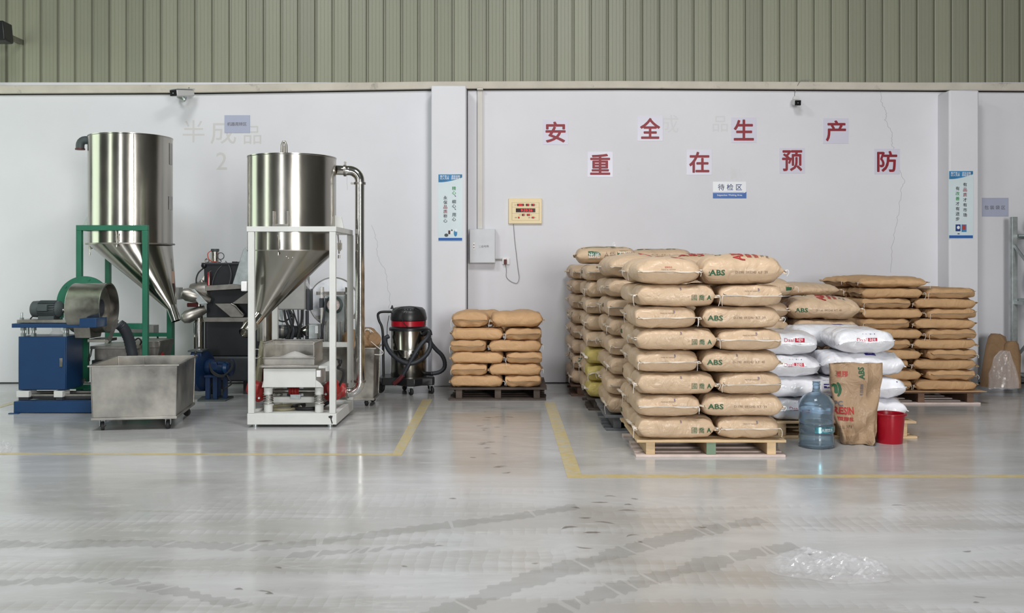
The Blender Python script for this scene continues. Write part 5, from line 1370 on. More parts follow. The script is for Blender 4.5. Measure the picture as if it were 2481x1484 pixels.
t.part('pipe_collar', MB().cyl((wx(482, Ym), Ym, wz(752, Ym)), (wx(482, Ym), Ym, wz(728, Ym)), 0.022, n=16).cyl((wx(482, Ym), Ym, wz(782, Ym)), (wx(482, Ym), Ym, wz(752, Ym)), 0.05, 0.03, n=20), 'steel')
t.part('suction_pipe', MB().cyl((wx(481.5, Ym), Ym, wz(846, Ym)), (wx(481.5, Ym), Ym, wz(778, Ym)), 0.056, n=32), 'chrome')
t.part('guide_funnel', MB().prism([(wx(563, 10.2), wz(688, 10.2)), (wx(600, 10.2), wz(693, 10.2)), (wx(604, 10.2), wz(605, 10.2)), (wx(596, 10.2), wz(598, 10.2)), (wx(589, 10.2), wz(605, 10.2))], 'y', 10.20, 10.43), 'galv', bevel=0.004)
t.part('right_plate', MB().prism([(wx(562, Ym), wz(735, Ym)), (wx(600, Ym), wz(735, Ym)), (wx(600, Ym), wz(708, Ym))], 'y', Ym-0.01, Ym+0.05), 'steel_dark')

# ---------------------------------------------------------------- blue fan blower
t = Thing('fan_blower', 'blue centrifugal fan on a stand between the bin and hopper frame', 'blower', (wx(500, 10.1), 10.1, 0))
Yf_ = 10.2
vc = Vector((wx(486, Yf_), Yf_, wz(898, Yf_)))
t.part('volute', MB().lathe([(0.05, -0.075), (0.17, -0.07), (0.205, -0.055), (0.21, 0.0), (0.205, 0.055), (0.17, 0.07), (0.05, 0.075)], vc, (1, -0.25, 0), n=40), 'blue_dark')
t.part('outlet_duct', MB().prism([(wx(470, Yf_), wz(850, Yf_)), (wx(496, Yf_), wz(850, Yf_)), (wx(498, Yf_), wz(900, Yf_)), (wx(469, Yf_), wz(900, Yf_))], 'y', Yf_-0.11, Yf_+0.10), 'blue_dark', bevel=0.01)
t.part('duct_flange', MB().box(wx(464, Yf_), wx(499, Yf_), Yf_-0.12, Yf_+0.11, wz(850, Yf_), wz(846, Yf_)), 'motor', bevel=0.002)
t.part('inlet_ring', MB().lathe([(0.085, -0.09), (0.085, 0.0)], (wx(471, Yf_), Yf_-0.06, wz(892, Yf_)), (1, -0.2, 0), n=32), 'blue_dark')
t.part('motor_body', MB().lathe([(0.07, 0), (0.085, 0.02), (0.085, 0.06), (0.078, 0.065), (0.078, 0.22), (0.086, 0.225), (0.086, 0.27), (0.05, 0.285)], (wx(503, Yf_), Yf_-0.02, wz(888, Yf_)), (1, -0.15, 0), n=30), 'blue_dark')
t.part('terminal_box', MB().box(wx(510, 10.1), wx(527, 10.1), 10.08, 10.13, wz(896, 10.1), wz(877, 10.1)), 'blue_dark', bevel=0.006)
t.part('end_cap', MB().lathe([(0.06, 0), (0.07, 0.02), (0.05, 0.045)], (wx(545, 10.1), 10.10, wz(890, 10.1)), (1, -0.3, 0), n=24), 'blue')
t.part('stand_top', MB().box(wx(500, 10.1), wx(548, 10.1), 10.02, 10.3, wz(912, 10.1), wz(907, 10.1)), 'blue_dark', bevel=0.003)
for q, y in ((504, 10.05), (522, 10.05), (546, 10.12), (530, 10.28)):
    t.part('stand_leg', MB().box(wx(q, y)-0.022, wx(q, y)+0.022, y-0.02, y+0.02, 0.016, wz(912, 10.1)), 'blue_dark', bevel=0.002)
t.part('floor_plate', MB().prism([(wx(478, 9.98), 9.98), (wx(546, 9.98), 9.98), (wx(566, 10.3), 10.3), (wx(490, 10.3), 10.3)], 'z', 0.0, 0.015), 'motor', bevel=0.002)
for k in range(3):
    t.part('loose_cable', MB().tube(bez([(wx(506, 10), 10.0, wz(878+3*k, 10)), (wx(516, 10), 9.99, wz(898+3*k, 10)), (wx(540, 10), 9.98, wz(908+2*k, 10)), (wx(562-2*k, 10), 10.0, wz(893, 10)), (wx(560, 10), 10.02, wz(876+2*k, 10)), (wx(540, 10), 10.04, wz(870+2*k, 10)), (wx(518, 10), 10.06, wz(872+k, 10))], 7), 0.006, 6), 'rubber')
t.part('loose_cable', MB().tube(bez([(wx(548, 10), 10.0, wz(905, 10)), (wx(556, 10), 9.99, wz(918, 10)), (wx(560, 10), 10.0, wz(930, 10)), (wx(545, 10), 10.0, wz(940, 10)), (wx(540, 10), 10.02, wz(948, 10))], 6), 0.008, 6), 'rubber')

# ---------------------------------------------------------------- white framed vibrating screen with hopper
t = Thing('white_hopper_frame', 'white framed sieving station carrying the stainless hopper with side pipe', 'hopper', (-1.87, 8.8, 0))
Yw = 8.37
xl, xr = wx(600, Yw), wx(814, Yw)
yb = 9.26
pw = wx(613, Yw)-xl
zb0, zb1 = 0.024, 0.118
ztp, ztb = wz(548, Yw), wz(561, Yw)
base = t.part('base_tray', MB().box(xl-0.004, xr+0.004, Yw, Yw+0.05, zb0, zb1).box(xl-0.004, xr+0.004, yb-0.05, yb, zb0, zb1).box(xl-0.004, xl+0.046, Yw+0.051, yb-0.051, zb0, zb1).box(xr-0.046, xr+0.004, Yw+0.051, yb-0.051, zb0, zb1), 'white_paint', bevel=0.003)
t.part('base_floor', MB().box(xl+0.047, xr-0.047, Yw+0.051, yb-0.051, zb0+0.02, zb1-0.02), 'white_paint', smooth=False)
for (x, y) in ((xl+0.05, Yw+0.06), (xr-0.06, Yw+0.06), (xl+0.05, yb-0.06), (xr-0.06, yb-0.06)):
    t.part('foot', MB().cyl((x, y, 0.0), (x, y, zb0+0.02), 0.024, n=16), 'galv')
for (x, y, z1) in ((xl+0.001, Yw+0.002, ztb), (xr-pw-0.012, Yw+0.002, ztb), (xl+0.001, yb-0.05, ztb-0.0), (xr-pw-0.001, yb-0.05, ztb)):
    t.part('post', MB().box(x, x+pw+0.008, y, y+0.046, zb1+0.001, z1), 'white_paint', bevel=0.003)
t.part('top_beam', MB().box(xl-0.01, xr+0.002, Yw, Yw+0.05, ztb+0.001, ztp), 'white_paint', bevel=0.003)
t.part('top_beam', MB().box(xl, xr, yb-0.05, yb, ztb+0.001, ztp), 'white_paint', bevel=0.003)
t.part('top_beam', MB().box(xr-0.044, xr+0.002, Yw+0.051, yb-0.051, ztb+0.001, ztp), 'white_paint', bevel=0.003)
t.part('cross_beam', MB().box(xl+0.04, xr-0.01, yb-0.045, yb-0.005, 0.61, 0.655), 'white_paint', bevel=0.003)
t.part('black_stain', MB().prism([(wx(800, Yw), wz(1012, Yw)), (wx(804, Yw), wz(1027, Yw)), (wx(806, Yw), wz(1024, Yw)), (wx(803.5, Yw), wz(1015, Yw)), (wx(806, Yw), wz(1007, Yw)), (wx(801, Yw), wz(1006, Yw)), (wx(795.5, Yw), wz(1008, Yw)), (wx(797, Yw), wz(1012, Yw))], 'y', Yw-0.0014, Yw-0.0004), 'rubber', smooth=False)
cx, cy, R_ = -1.953, 8.80, 0.386
zs, ztop = wz(606.5, cy-0.2), wz(381.5, cy)
tk = t.part('tank', tank_shell(MB(), cx, cy, R_, zs, ztop), 'steel')
t.part('tank_cover', MB().cyl((cx, cy, ztop-0.03), (cx, cy, ztop-0.022), R_-0.008, n=48), 'steel_dull', parent=tk)
t.part('seam_band', MB().lathe([(R_-0.004, -0.004), (R_+0.003, -0.004), (R_+0.003, 0.004), (R_-0.004, 0.004)], (cx, cy, zs), n=64), 'steel_dark', parent=tk)
ax, ay, az = wx(626, 8.65), 8.66, wz(768, 8.65)
cn = t.part('cone', skew_cone(MB(), cx, cy, R_-0.003, zs-0.003, ax, ay, 0.062, az), 'steel')
s0 = Vector((ax+0.005, ay, az+0.03)); s1 = Vector((wx(594, 8.45), 8.43, wz(806, 8.45)))
t.part('spout', MB().cyl(s0, s1, 0.060, 0.050, n=28, cap=False).cyl(s1, s0, 0.045, n=28, cap=False), 'chrome', parent=cn)
t.part('spout_collar', MB().cyl(s0*0.42+s1*0.58, s0*0.36+s1*0.64, 0.064, n=28), 'steel_dull', parent=cn)
hx = wx(707, cy)
t.part('lifting_lug', MB().tube([(hx-0.020, cy-0.30, ztop-0.02), (hx-0.018, cy-0.30, ztop+0.075), (hx-0.008, cy-0.30, ztop+0.102), (hx+0.008, cy-0.30, ztop+0.102), (hx+0.018, cy-0.30, ztop+0.075), (hx+0.022, cy-0.30, ztop-0.02)], 0.011, 10).box(hx-0.022, hx+0.022, cy-0.30, cy-0.294, ztop-0.02, ztop+0.07), 'steel_dull')
t.part('tank_bracket', MB().prism([(wx(808, 8.8), ztp+0.001), (wx(834, 8.8), ztp+0.001), (wx(828, 8.8), ztp+0.10), (wx(808, 8.8), ztp+0.12)], 'y', 8.78, 8.80), 'white_paint', bevel=0.003)
t.part('tank_bracket', MB().box(wx(660, 8.4), wx(665, 8.4), Yw+0.03, cy-R_+0.005, ztp+0.001, ztp+0.13).box(wx(694, 8.4), wx(700, 8.4), Yw+0.03, cy-R_+0.012, ztp+0.001, ztp+0.13).box(wx(660, 8.4), wx(700, 8.4), Yw+0.02, Yw+0.05, ztp+0.001, ztp+0.02), 'steel_dark', bevel=0.002)
latch(t, wx(677, 8.45), 8.445, wz(594, 8.45), tk)
latch(t, wx(824, 8.8), 8.78, wz(598, 8.8), tk, 1.2)
for (px, py) in ((694, 621), (699, 625), (709, 623)):
    t.part('rivet', MB().sphere((wx(px, 8.44), 8.437, wz(py, 8.44)), 0.004, 8, 6), 'ink_white', parent=cn)
# side pipe
Yp = 8.95; r = 0.044
zh = wz(413, Yp); xv = wx(872, Yp); zl = wz(950, Yp)
er = 0.10
top = [(cx+R_-0.02, Yp-0.05, zh), (wx(835, Yp), Yp, zh), (xv-er, Yp, zh)] + arc((xv-er, Yp, zh-er), er, 82, 8, 'xz', 7) + [(xv, Yp, zh-er), (xv, Yp, zl+er)] + arc((xv-er, Yp, zl+er), er, -8, -82, 'xz', 7) + [(xv-er, Yp, zl), (wx(826, Yp), Yp-0.02, zl)]
t.part('side_pipe', MB().tube(top, r, 24), 'chrome')
for c, a in (((wx(836, Yp), Yp, zh), (1, 0, 0)), ((xv, Yp, wz(444, Yp)), (0, 0, 1)), ((xv, Yp, wz(923, Yp)), (0, 0, 1)), ((wx(842, Yp), Yp, zl), (1, 0, 0))):
    t.part('pipe_clamp', clamp_ring(MB(), c, a, 0.053), 'steel_dull')
# sieve
Ys = 8.52
sx0, sx1 = wx(638, Ys), wx(765, Ys)
t.part('sieve_body', MB().prism([(sx0, wz(938, Ys)), (wx(638, Ys), wz(892, Ys)), (wx(765, Ys), wz(892, Ys)), (sx1, wz(938, Ys))], 'y', Ys, Ys+0.46), 'white_paint', bevel=0.004)
t.part('sieve_gusset', MB().prism([(wx(634, Ys), wz(938, Ys)), (wx(783, Ys), wz(938, Ys)), (wx(776, Ys), wz(928, Ys)), (sx1, wz(920, Ys)), (sx0, wz(920, Ys))], 'y', Ys+0.005, Ys+0.02), 'white_paint', smooth=False)
t.part('sieve_top_plate', MB().box(wx(629, Ys), wx(772, Ys), Ys-0.02, Ys+0.50, wz(890, Ys), wz(884, Ys)), 'steel_dull', bevel=0.003)
t.part('sieve_wing', MB().prism([(wx(772, Ys), Ys), (wx(802, Ys), Ys+0.04), (wx(800, 9), 8.98), (wx(772, Ys), 9.0)], 'z', wz(892, Ys), wz(886, Ys)), 'white_paint')
bx0, bx1 = wx(641, 8.6), wx(764, 8.6)
by0, by1, bz0, bz1 = 8.56, 8.94, wz(884, 8.56), wz(832, 8.56)
op = MB()
op.box(bx0, bx1, by0, by0+0.012, bz0, bz0+0.055).box(bx0, bx1, by1-0.012, by1, bz0, bz1).box(bx0, bx0+0.012, by0+0.013, by1-0.013, bz0, bz1).box(bx1-0.012, bx1, by0+0.013, by1-0.013, bz0, bz1)
fb = t.part('feed_box', op, 'steel_dull', bevel=0.002)
t.part('feed_box_rim', MB().box(bx0-0.006, bx1+0.006, by0-0.006, by0+0.014, bz0+0.056, bz0+0.068).box(bx0-0.006, bx0+0.014, by0-0.006, by1, bz1+0.001, bz1+0.010).box(bx1-0.014, bx1+0.006, by0-0.006, by1, bz1+0.001, bz1+0.010).box(bx0+0.015, bx1-0.015, by1-0.016, by1+0.006, bz1+0.001, bz1+0.010).box(bx0, bx0+0.010, by0-0.004, by0+0.006, bz0+0.069, bz1).box(bx1-0.010, bx1, by0-0.004, by0+0.006, bz0+0.069, bz1).box(bx0, bx1, by0-0.006, by0+0.004, bz1-0.008, bz1), 'steel_dull', parent=fb, bevel=0.002)
t.part('granule_heap', MB().lathe([(0.0001, 0.055), (0.03, 0.048), (0.10, 0.018), (0.155, 0.0)], ((bx0+bx1)/2+0.01, by0+0.19, bz0+0.05), n=28, cap=False).box(bx0+0.013, bx1-0.013, by0+0.013, by1-0.013, bz0, bz0+0.052), 'granules', kind='stuff')
for k, (px, py_) in enumerate(((648, 8.58), (772, 8.58), (648, 8.95), (772, 8.95))):
    x = wx(px, 8.55) if px < 700 else wx(px, 8.55); y = py_
    sg = t.part('spring_mount', MB().cyl((x, y, zb1-0.018), (x, y, zb1+0.075), 0.037, n=24).cyl((x, y, wz(956, 8.55)), (x, y, wz(939, 8.55)), 0.037, n=24).cyl((x, y, zb1+0.075), (x, y, wz(956, 8.55)), 0.022, n=16), 'white_paint')
    z0, z1 = zb1+0.045, wz(953, 8.55)
    hel = [(x+0.041*math.cos(2*PI*5.5*i/66), y+0.041*math.sin(2*PI*5.5*i/66), z0+(z1-z0)*i/66) for i in range(67)]
    t.part('coil_spring', MB().tube(hel, 0.0048, 7), 'steel_dull', parent=sg)
t.part('motor_crossbar', MB().box(wx(657, 8.7), wx(768, 8.7), 8.70, 8.76, wz(975, 8.7), wz(961, 8.7)), 'white_paint', bevel=0.003)
t.part('motor_clamp_plate', MB().box(wx(703, 8.68), wx(728, 8.68), 8.68, 8.70, wz(966, 8.68), wz(955, 8.68)), 'galv', bevel=0.002)
t.part('drive_shaft', MB().cyl((wx(655, 8.8), 8.84, wz(948, 8.8)), (wx(775, 8.8), 8.84, wz(948, 8.8)), 0.022, n=16), 'steel_dull')
t.part('red_coupling', MB().lathe([(0.03, 0), (0.036, 0.008), (0.036, 0.02), (0.03, 0.025), (0.036, 0.03), (0.036, 0.045), (0.03, 0.05), (0.036, 0.055), (0.036, 0.07), (0.03, 0.076), (0.036, 0.082), (0.03, 0.09)], (wx(698, 8.8), 8.84, wz(948, 8.8)), (1, 0, 0), n=18), 'red_paint')
for q, px in ((-1, 626), (1, 803)):
    x = wx(px, 8.72); zc_ = wz(945, 8.72); y = 8.74
    mb = MB().lathe([(0.035, -0.115), (0.062, -0.11), (0.075, -0.09), (0.078, 0.0), (0.078, 0.06), (0.06, 0.10), (0.03, 0.11)], (x, y, zc_), (0.45*q, -0.8, 0.25), n=24)
    rm = t.part('vibration_motor', mb, 'red_paint', label='red vibration motor')
    t.part('motor_end_box', MB().lathe([(0.045, -0.05), (0.06, -0.04), (0.06, 0.05), (0.035, 0.065)], (x+0.02*q, y-0.07, zc_+0.03), (q, 0, 0.2), n=16), 'red_paint', parent=rm)
    t.part('motor_flange', MB().lathe([(0.088, -0.012), (0.088, 0.012)], (x, y+0.02, zc_-0.02), (0.45*q, -0.8, 0.25), n=8), 'red_paint', parent=rm)
    t.part('motor_bolts', MB().cyl((x-0.03, y-0.13, zc_-0.02), (x-0.03, y-0.11, zc_-0.02), 0.010, n=6).cyl((x+0.03, y-0.12, zc_-0.055), (x+0.03, y-0.10, zc_-0.055), 0.010, n=6), 'galv', parent=rm)
t.part('pipe_joint', MB().cyl((wx(820, Yp-0.02), Yp-0.03, zl), (wx(838, Yp), Yp-0.01, zl), 0.030, n=16), 'steel_dark')
t.part('red_pump_body', MB().lathe([(0.04, -0.06), (0.065, -0.05), (0.07, 0.0), (0.06, 0.05), (0.03, 0.06)], (wx(822, 8.85), 8.86, wz(945, 8.85)), (1, 0, 0), n=20), 'red_paint')
t.part('black_lever', MB().tube(bez([(wx(799, 8.45), 8.50, wz(869, 8.5)), (wx(812, 8.45), 8.49, wz(869, 8.5)), (wx(822, 8.5), 8.50, wz(872, 8.5)), (wx(824, 8.5), 8.52, wz(880, 8.5))], 4), 0.008, 8).sphere((wx(823, 8.5), 8.52, wz(876, 8.5)), 0.022, 10, 8, (0.9, 0.9, 1.3)), 'black_plastic')
t.part('black_cable', MB().tube(bez([(wx(822, 8.5), 8.53, wz(884, 8.5)), (wx(816, 8.5), 8.56, wz(893, 8.5)), (wx(828, 8.5), 8.58, wz(900, 8.5)), (wx(826, 8.5), 8.60, wz(918, 8.5)), (wx(818, 8.6), 8.66, wz(938, 8.6))], 6), 0.011, 8), 'rubber')
t.part('floor_hose', MB().tube(bez([(wx(655, 8.6), 8.62, 0.125)] + arc((wx(688, 8.75), 8.78, 0.112), 0.14, 200, 520, 'xy', 16), 3), 0.012, 8), 'amber_hose')
t.part('floor_hose', MB().tube(bez([(wx(795, 8.8), 8.86, 0.15)] + arc((wx(745, 8.8), 8.80, 0.115), 0.13, 20, -250, 'xy', 12), 3), 0.016, 8), 'rubber')
t.part('junction_box', MB().box(wx(585, 8.4), wx(599, 8.4), 8.38, 8.44, wz(705, 8.4), wz(681, 8.4)), 'white_plastic', bevel=0.008)
t.part('indicator_box', MB().box(wx(766, 8.5), wx(776, 8.5), 8.51, 8.55, wz(913, 8.5), wz(897, 8.5)).box(wx(789, 8.55), wx(798, 8.55), 8.54, 8.58, wz(900, 8.5), wz(887, 8.5)), 'white_plastic', bevel=0.002)

# ---------------------------------------------------------------- extruder and pelletiser behind
t = Thing('extruder', 'plastic extruder with horizontal barrel and control cabinet behind the white frame', 'machine', (-2.2, 10.3, 0))
Ye = 10.2
t.part('feed_cylinder', MB().cyl((wx(639, 9.7), 9.75, wz(826, 9.7)), (wx(639, 9.7), 9.75, wz(740, 9.7)), 0.078, n=32), 'steel_dull')
t.part('clear_hose', MB().tube(bez([(wx(632, 9.6), 9.70, wz(828, 9.6)), (wx(629, 9.6), 9.68, wz(850, 9.6)), (wx(627, 9.6), 9.66, wz(880, 9.6)), (wx(622, 9.6), 9.66, wz(915, 9.6)), (wx(622, 9.6), 9.66, wz(945, 9.6))], 8), 0.032, 14, ribs=1), 'amber_hose')
t.part('braided_cable', MB().tube(bez([(wx(637, 9.6), 9.72, wz(828, 9.6)), (wx(639, 9.6), 9.70, wz(850, 9.6)), (wx(637, 9.6), 9.70, wz(885, 9.6)), (wx(632, 9.6), 9.70, wz(930, 9.6))], 8), 0.020, 10, ribs=1), 'maroon')
t.part('hose_tie', MB().tube(arc((wx(620, 9.6), 9.63, wz(857, 9.6)), 0.045, 60, 330, 'xz', 12), 0.004, 6), 'thread')
ct = t.part('control_cabinet', MB().box(wx(672, Ye), wx(740, Ye), Ye, Ye+0.22, wz(750, Ye), wz(670, Ye)), 'grey_box', bevel=0.004)
t.part('cabinet_cover', MB().box(wx(674, Ye), wx(738, Ye), Ye-0.012, Ye-0.001, wz(748, Ye), wz(672, Ye)), 'grey_box', parent=ct, bevel=0.003)
t.part('cabinet_side_box', MB().box(wx(741, Ye), wx(749, Ye), Ye+0.02, Ye+0.2, wz(752, Ye), wz(700, Ye)), 'dark_grey', parent=ct, bevel=0.003)
t.part('torn_plastic', MB().prism([(wx(742, Ye), wz(672, Ye)), (wx(748, Ye), wz(688, Ye)), (wx(755, Ye), wz(697, Ye)), (wx(752, Ye), wz(703, Ye)), (wx(741, Ye), wz(690, Ye))], 'y', Ye, Ye+0.02), 'film', parent=ct)
for q in (678, 730):
    t.part('cabinet_leg', MB().box(wx(q, Ye+0.1)-0.015, wx(q, Ye+0.1)+0.015, Ye+0.14, Ye+0.17, 0.0, wz(750, Ye)), 'galv', bevel=0.002)
cab = [((690, 750), (694, 775), (703, 800), (698, 832)), ((697, 750), (708, 785), (712, 805), (700, 838)), ((710, 750), (718, 775), (724, 795), (728, 826)), ((722, 750), (723, 780), (724, 800), (729, 834)),
       ((733, 750), (732, 775), (727, 800), (722, 820)), ((745, 752), (745, 780), (745, 800), (744, 830)), ((663, 750), (668, 770), (690, 778), (712, 760)), ((700, 834), (686, 838), (672, 842), (660, 850)), ((703, 750), (712, 770), (706, 800), (690, 830))]
for k, c in enumerate(cab):
    t.part('cable', MB().tube(bez([(wx(a, Ye), Ye-0.03+0.012*(k % 4), wz(b, Ye)) for a, b in c], 6), (0.013, 0.018, 0.008, 0.010)[k % 4], 8), ('rubber', 'hose', 'rubber', 'grey_wire')[k % 4])
br = t.part('barrel', MB().lathe([(0.055, 0.0), (0.07, 0.005), (0.07, 0.12), (0.062, 0.125), (0.062, 0.26), (0.05, 0.265)], (wx(673, Ye+0.1), Ye+0.12, wz(803, Ye+0.1)), (1, 0, 0), n=28), 'dark_grey')
t.part('barrel_band', MB().lathe([(0.073, 0), (0.073, 0.03)], (wx(683, Ye+0.1), Ye+0.12, wz(803, Ye+0.1)), (1, 0, 0), n=28), 'steel_dark', parent=br)
t.part('foil_cone', MB().lathe([(0.018, 0.0), (0.055, 0.06), (0.075, 0.10), (0.07, 0.115)], (wx(724, Ye), Ye+0.02, wz(800, Ye)), (1, -0.2, 0), n=11), 'chrome')
t.part('foil_scrap', MB().sphere((wx(736, Ye), Ye-0.02, wz(826, Ye)), 0.04, 8, 6, (1, 0.5, 0.35)), 'chrome')
t.part('die_block', MB().box(wx(750, Ye), wx(771, Ye), Ye-0.05, Ye+0.10, wz(820, Ye), wz(785, Ye)), 'galv', bevel=0.004)
t.part('die_plate', MB().box(wx(766, Ye), wx(773, Ye), Ye-0.06, Ye-0.051, wz(806, Ye), wz(788, Ye)), 'sign_white')
t.part('wood_packer', MB().box(wx(748, Ye), wx(772, Ye), Ye-0.04, Ye+0.10, wz(829, Ye), wz(821, Ye)), 'wood_brown')
t.part('bed_frame', MB().box(wx(672, Ye), wx(762, Ye), Ye-0.02, Ye+0.17, wz(838, Ye), wz(830, Ye)).box(wx(690, Ye), wx(700, Ye), Ye+0.1, Ye+0.15, 0, wz(838, Ye)).box(wx(748, Ye), wx(758, Ye), Ye+0.1, Ye+0.15, 0, wz(838, Ye)), 'dark_grey', bevel=0.003)

t = Thing('pelletiser_head', 'round pale disc pelletiser head with dark ring behind the right post', 'machine', (wx(808, 10.5), 10.5, 0))
Yd = 10.62
dc = Vector((wx(808, Yd), Yd, wz(731, Yd))); rd = 58.5*Yd/FPX
t.part('disc', MB().lathe([(0.0001, 0), (rd-0.01, 0), (rd, 0.01), (rd, 0.04), (0.0001, 0.04)], dc+Vector((0, 0.04, 0)), (0, -1, 0), n=64), mat('marbled_disc', (0.82, 0.84, 0.90), 0.35, 0.0, var=0.15, vscale=5, dirt=(0.25, 0.27, 0.33), dscale=7, damt=0.5, dpos=0.55))
t.part('disc_rim', MB().lathe([(rd, -0.004), (rd+0.008, -0.004), (rd+0.008, 0.046), (rd, 0.046)], dc+Vector((0, 0.04, 0)), (0, -1, 0), n=64, cap=False), 'steel_dark')
def gd(px0, px1, py0, py1, y0, y1): return MB().box(wx(px0, y0), wx(px1, y0), y0, y1, wz(py1, y0), wz(py0, y0))
t.part('housing_block', gd(786, 838, 715, 832, 10.44, 10.61), 'galv', bevel=0.006)
for q in (776, 836):
    t.part('side_rail', gd(q, q+8, 695, 830, 10.39, 10.43), 'steel', bevel=0.003)
    t.part('rail_screw', MB().cyl((wx(q+4, 10.38), 10.39, wz(710, 10.39)), (wx(q+4, 10.38), 10.38, wz(710, 10.39)), 0.012, n=10), 'galv')
t.part('cross_plate', gd(766, 842, 706, 714, 10.435, 10.44), 'steel_dark')
t.part('cross_plate', gd(764, 866, 764, 772, 10.615, 10.618), 'steel_dark')
t.part('ring_seal', MB().lathe([(0.068, 0), (0.094, 0.0), (0.097, 0.02), (0.094, 0.04), (0.070, 0.045), (0.066, 0.02)], (wx(808, 10.40), 10.43, wz(738, 10.40)), (0, -1, 0), n=40, cap=False), mat('green_black_ring', (0.03, 0.05, 0.05), 0.4))
t.part('perforated_plate', MB().cyl((wx(808, 10.4), 10.43, wz(738, 10.40)), (wx(808, 10.4), 10.40, wz(738, 10.40)), 0.069, n=32), mat('speckled_die_face', (0.60, 0.50, 0.48), 0.6, var=0.4, vscale=60))
for k, q in enumerate((789, 800, 812, 824, 834)):
    t.part('cast_rib', gd(q, q+5, 778, 826, 10.415, 10.44), 'steel_dull', bevel=0.004)
t.part('clamp_arm', MB().beam((wx(777, 10.37), 10.37, wz(830, 10.37)), (wx(790, 10.37), 10.37, wz(722, 10.37)), 0.02, 0.035), 'dark_grey')
t.part('clamp_pad', gd(773, 782, 722, 745, 10.34, 10.38), 'dark_grey', bevel=0.006)
t.part('pedestal', gd(784, 840, 832, 905, 10.40, 10.62), 'dark_grey', bevel=0.004)
t.part('pedestal_foot', MB().box(wx(780, 10.5), wx(846, 10.5), 10.38, 10.66, 0.0, 0.20), 'dark_grey', bevel=0.004)

# ---------------------------------------------------------------- second bin with sacks
t = bin_cart('stainless bin on casters behind the white frame holding brown sacks', (wx(908, 9.6)-0.70, 9.62, 0), 0.0005, 0.69, 0.42, wz(842, 9.6), wz(965, 9.6), 0.032)
t = Thing('brown_sack', 'crumpled brown sack heaped in the rear stainless bin', 'sack', (-1.5, 9.8, 0.56))
mb = bag_body(0.36, 0.30, 0.20, 77, 0.8, 2.3, 1.0, 0.02)
me = mb.mesh('sack_body', MT['kraft_dark']); o = bpy.data.objects.new('body', me); link(o); o.parent = t.o; o.location = (0.03, 0, -0.03); o.rotation_euler = (0.1, -0.25, 0.3)
mb = MB(); rr = random.Random(5)
for k in range(9):
    c = Vector((wx(890, 9.7), 9.72, wz(812, 9.7))); pts = []
    for j in range(9):
        a = 2*PI*j/8+rr.uniform(-.4, .4); q = rr.uniform(0.03, 0.075)
        pts.append(c+Vector((q*math.cos(a), rr.uniform(-.03, .03), q*0.9*math.sin(a))))
    mb.tube(bez(pts, 3), 0.0032, 5)
mb.tube(bez([(wx(895, 9.65), 9.68, wz(826, 9.6)), (wx(912, 9.6), 9.60, wz(838, 9.6)), (wx(928, 9.6), 9.58, wz(850, 9.6)), (wx(925, 9.6), 9.58, wz(858, 9.6)), (wx(908, 9.6), 9.59, wz(858, 9.6))], 5), 0.004, 5)
single('tangled_strap', 'tangled white strap on the brown sack in the rear bin', 'strap', mb, 'thread')

# ---------------------------------------------------------------- vacuum cleaner
Yv = 10.78; vx = wx(990, Yv)
t = Thing('vacuum_cleaner', 'black and steel industrial vacuum cleaner with a red band', 'vacuum cleaner', (vx, Yv, 0))
vz_ = lambda py: wz(py, Yv)
tb_ = t.part('tank', MB().lathe([(0.19, 0), (0.195, 0.01), (0.195, (vz_(846)-vz_(918))), (0.198, vz_(845)-vz_(918)), (0.195, vz_(844)-vz_(918)), (0.195, vz_(861)-vz_(918))][:3] + [(0.199, vz_(845)-vz_(918)), (0.195, vz_(843)-vz_(918)), (0.195, vz_(799)-vz_(918))], (vx, Yv, vz_(918)), n=56), 'steel')
t.part('bead_ring', MB().lathe([(0.194, -0.005), (0.199, -0.003), (0.199, 0.003), (0.194, 0.005)], (vx, Yv, vz_(861)), n=56), 'chrome', parent=tb_)
t.part('clamp_ring', MB().lathe([(0.20, -0.018), (0.212, -0.016), (0.212, 0.012), (0.20, 0.022)], (vx, Yv, vz_(796)), n=56), 'black_plastic')
t.part('red_band', MB().lathe([(0.190, 0), (0.190, vz_(776)-vz_(789))], (vx, Yv, vz_(789)), n=56), 'red_plastic', label='dark red band')
hd = t.part('motor_head', MB().lathe([(0.188, 0), (0.196, 0.005), (0.198, 0.03), (0.190, 0.08), (0.178, 0.115), (0.15, 0.14), (0.09, 0.150), (0.0001, 0.150)], (vx, Yv, vz_(775.5)), n=56), 'black_plastic')
t.part('switch_panel', MB().box(vx-0.06, vx+0.08, Yv-0.165, Yv-0.10, vz_(752), vz_(744)), 'black_plastic', parent=hd, bevel=0.01)
for k in (0, 1, 2):
    t.part('switch', MB().box(vx-0.03+0.03*k, vx-0.015+0.03*k, Yv-0.172, Yv-0.164, vz_(750), vz_(746)), 'motor', parent=hd)
t.part('head_fin', MB().prism([(wx(946, Yv), vz_(748)), (wx(954, Yv), vz_(748)), (wx(951, Yv), vz_(739)), (wx(949.5, Yv), vz_(739))], 'y', Yv-0.02, Yv+0.02), 'black_plastic', parent=hd)
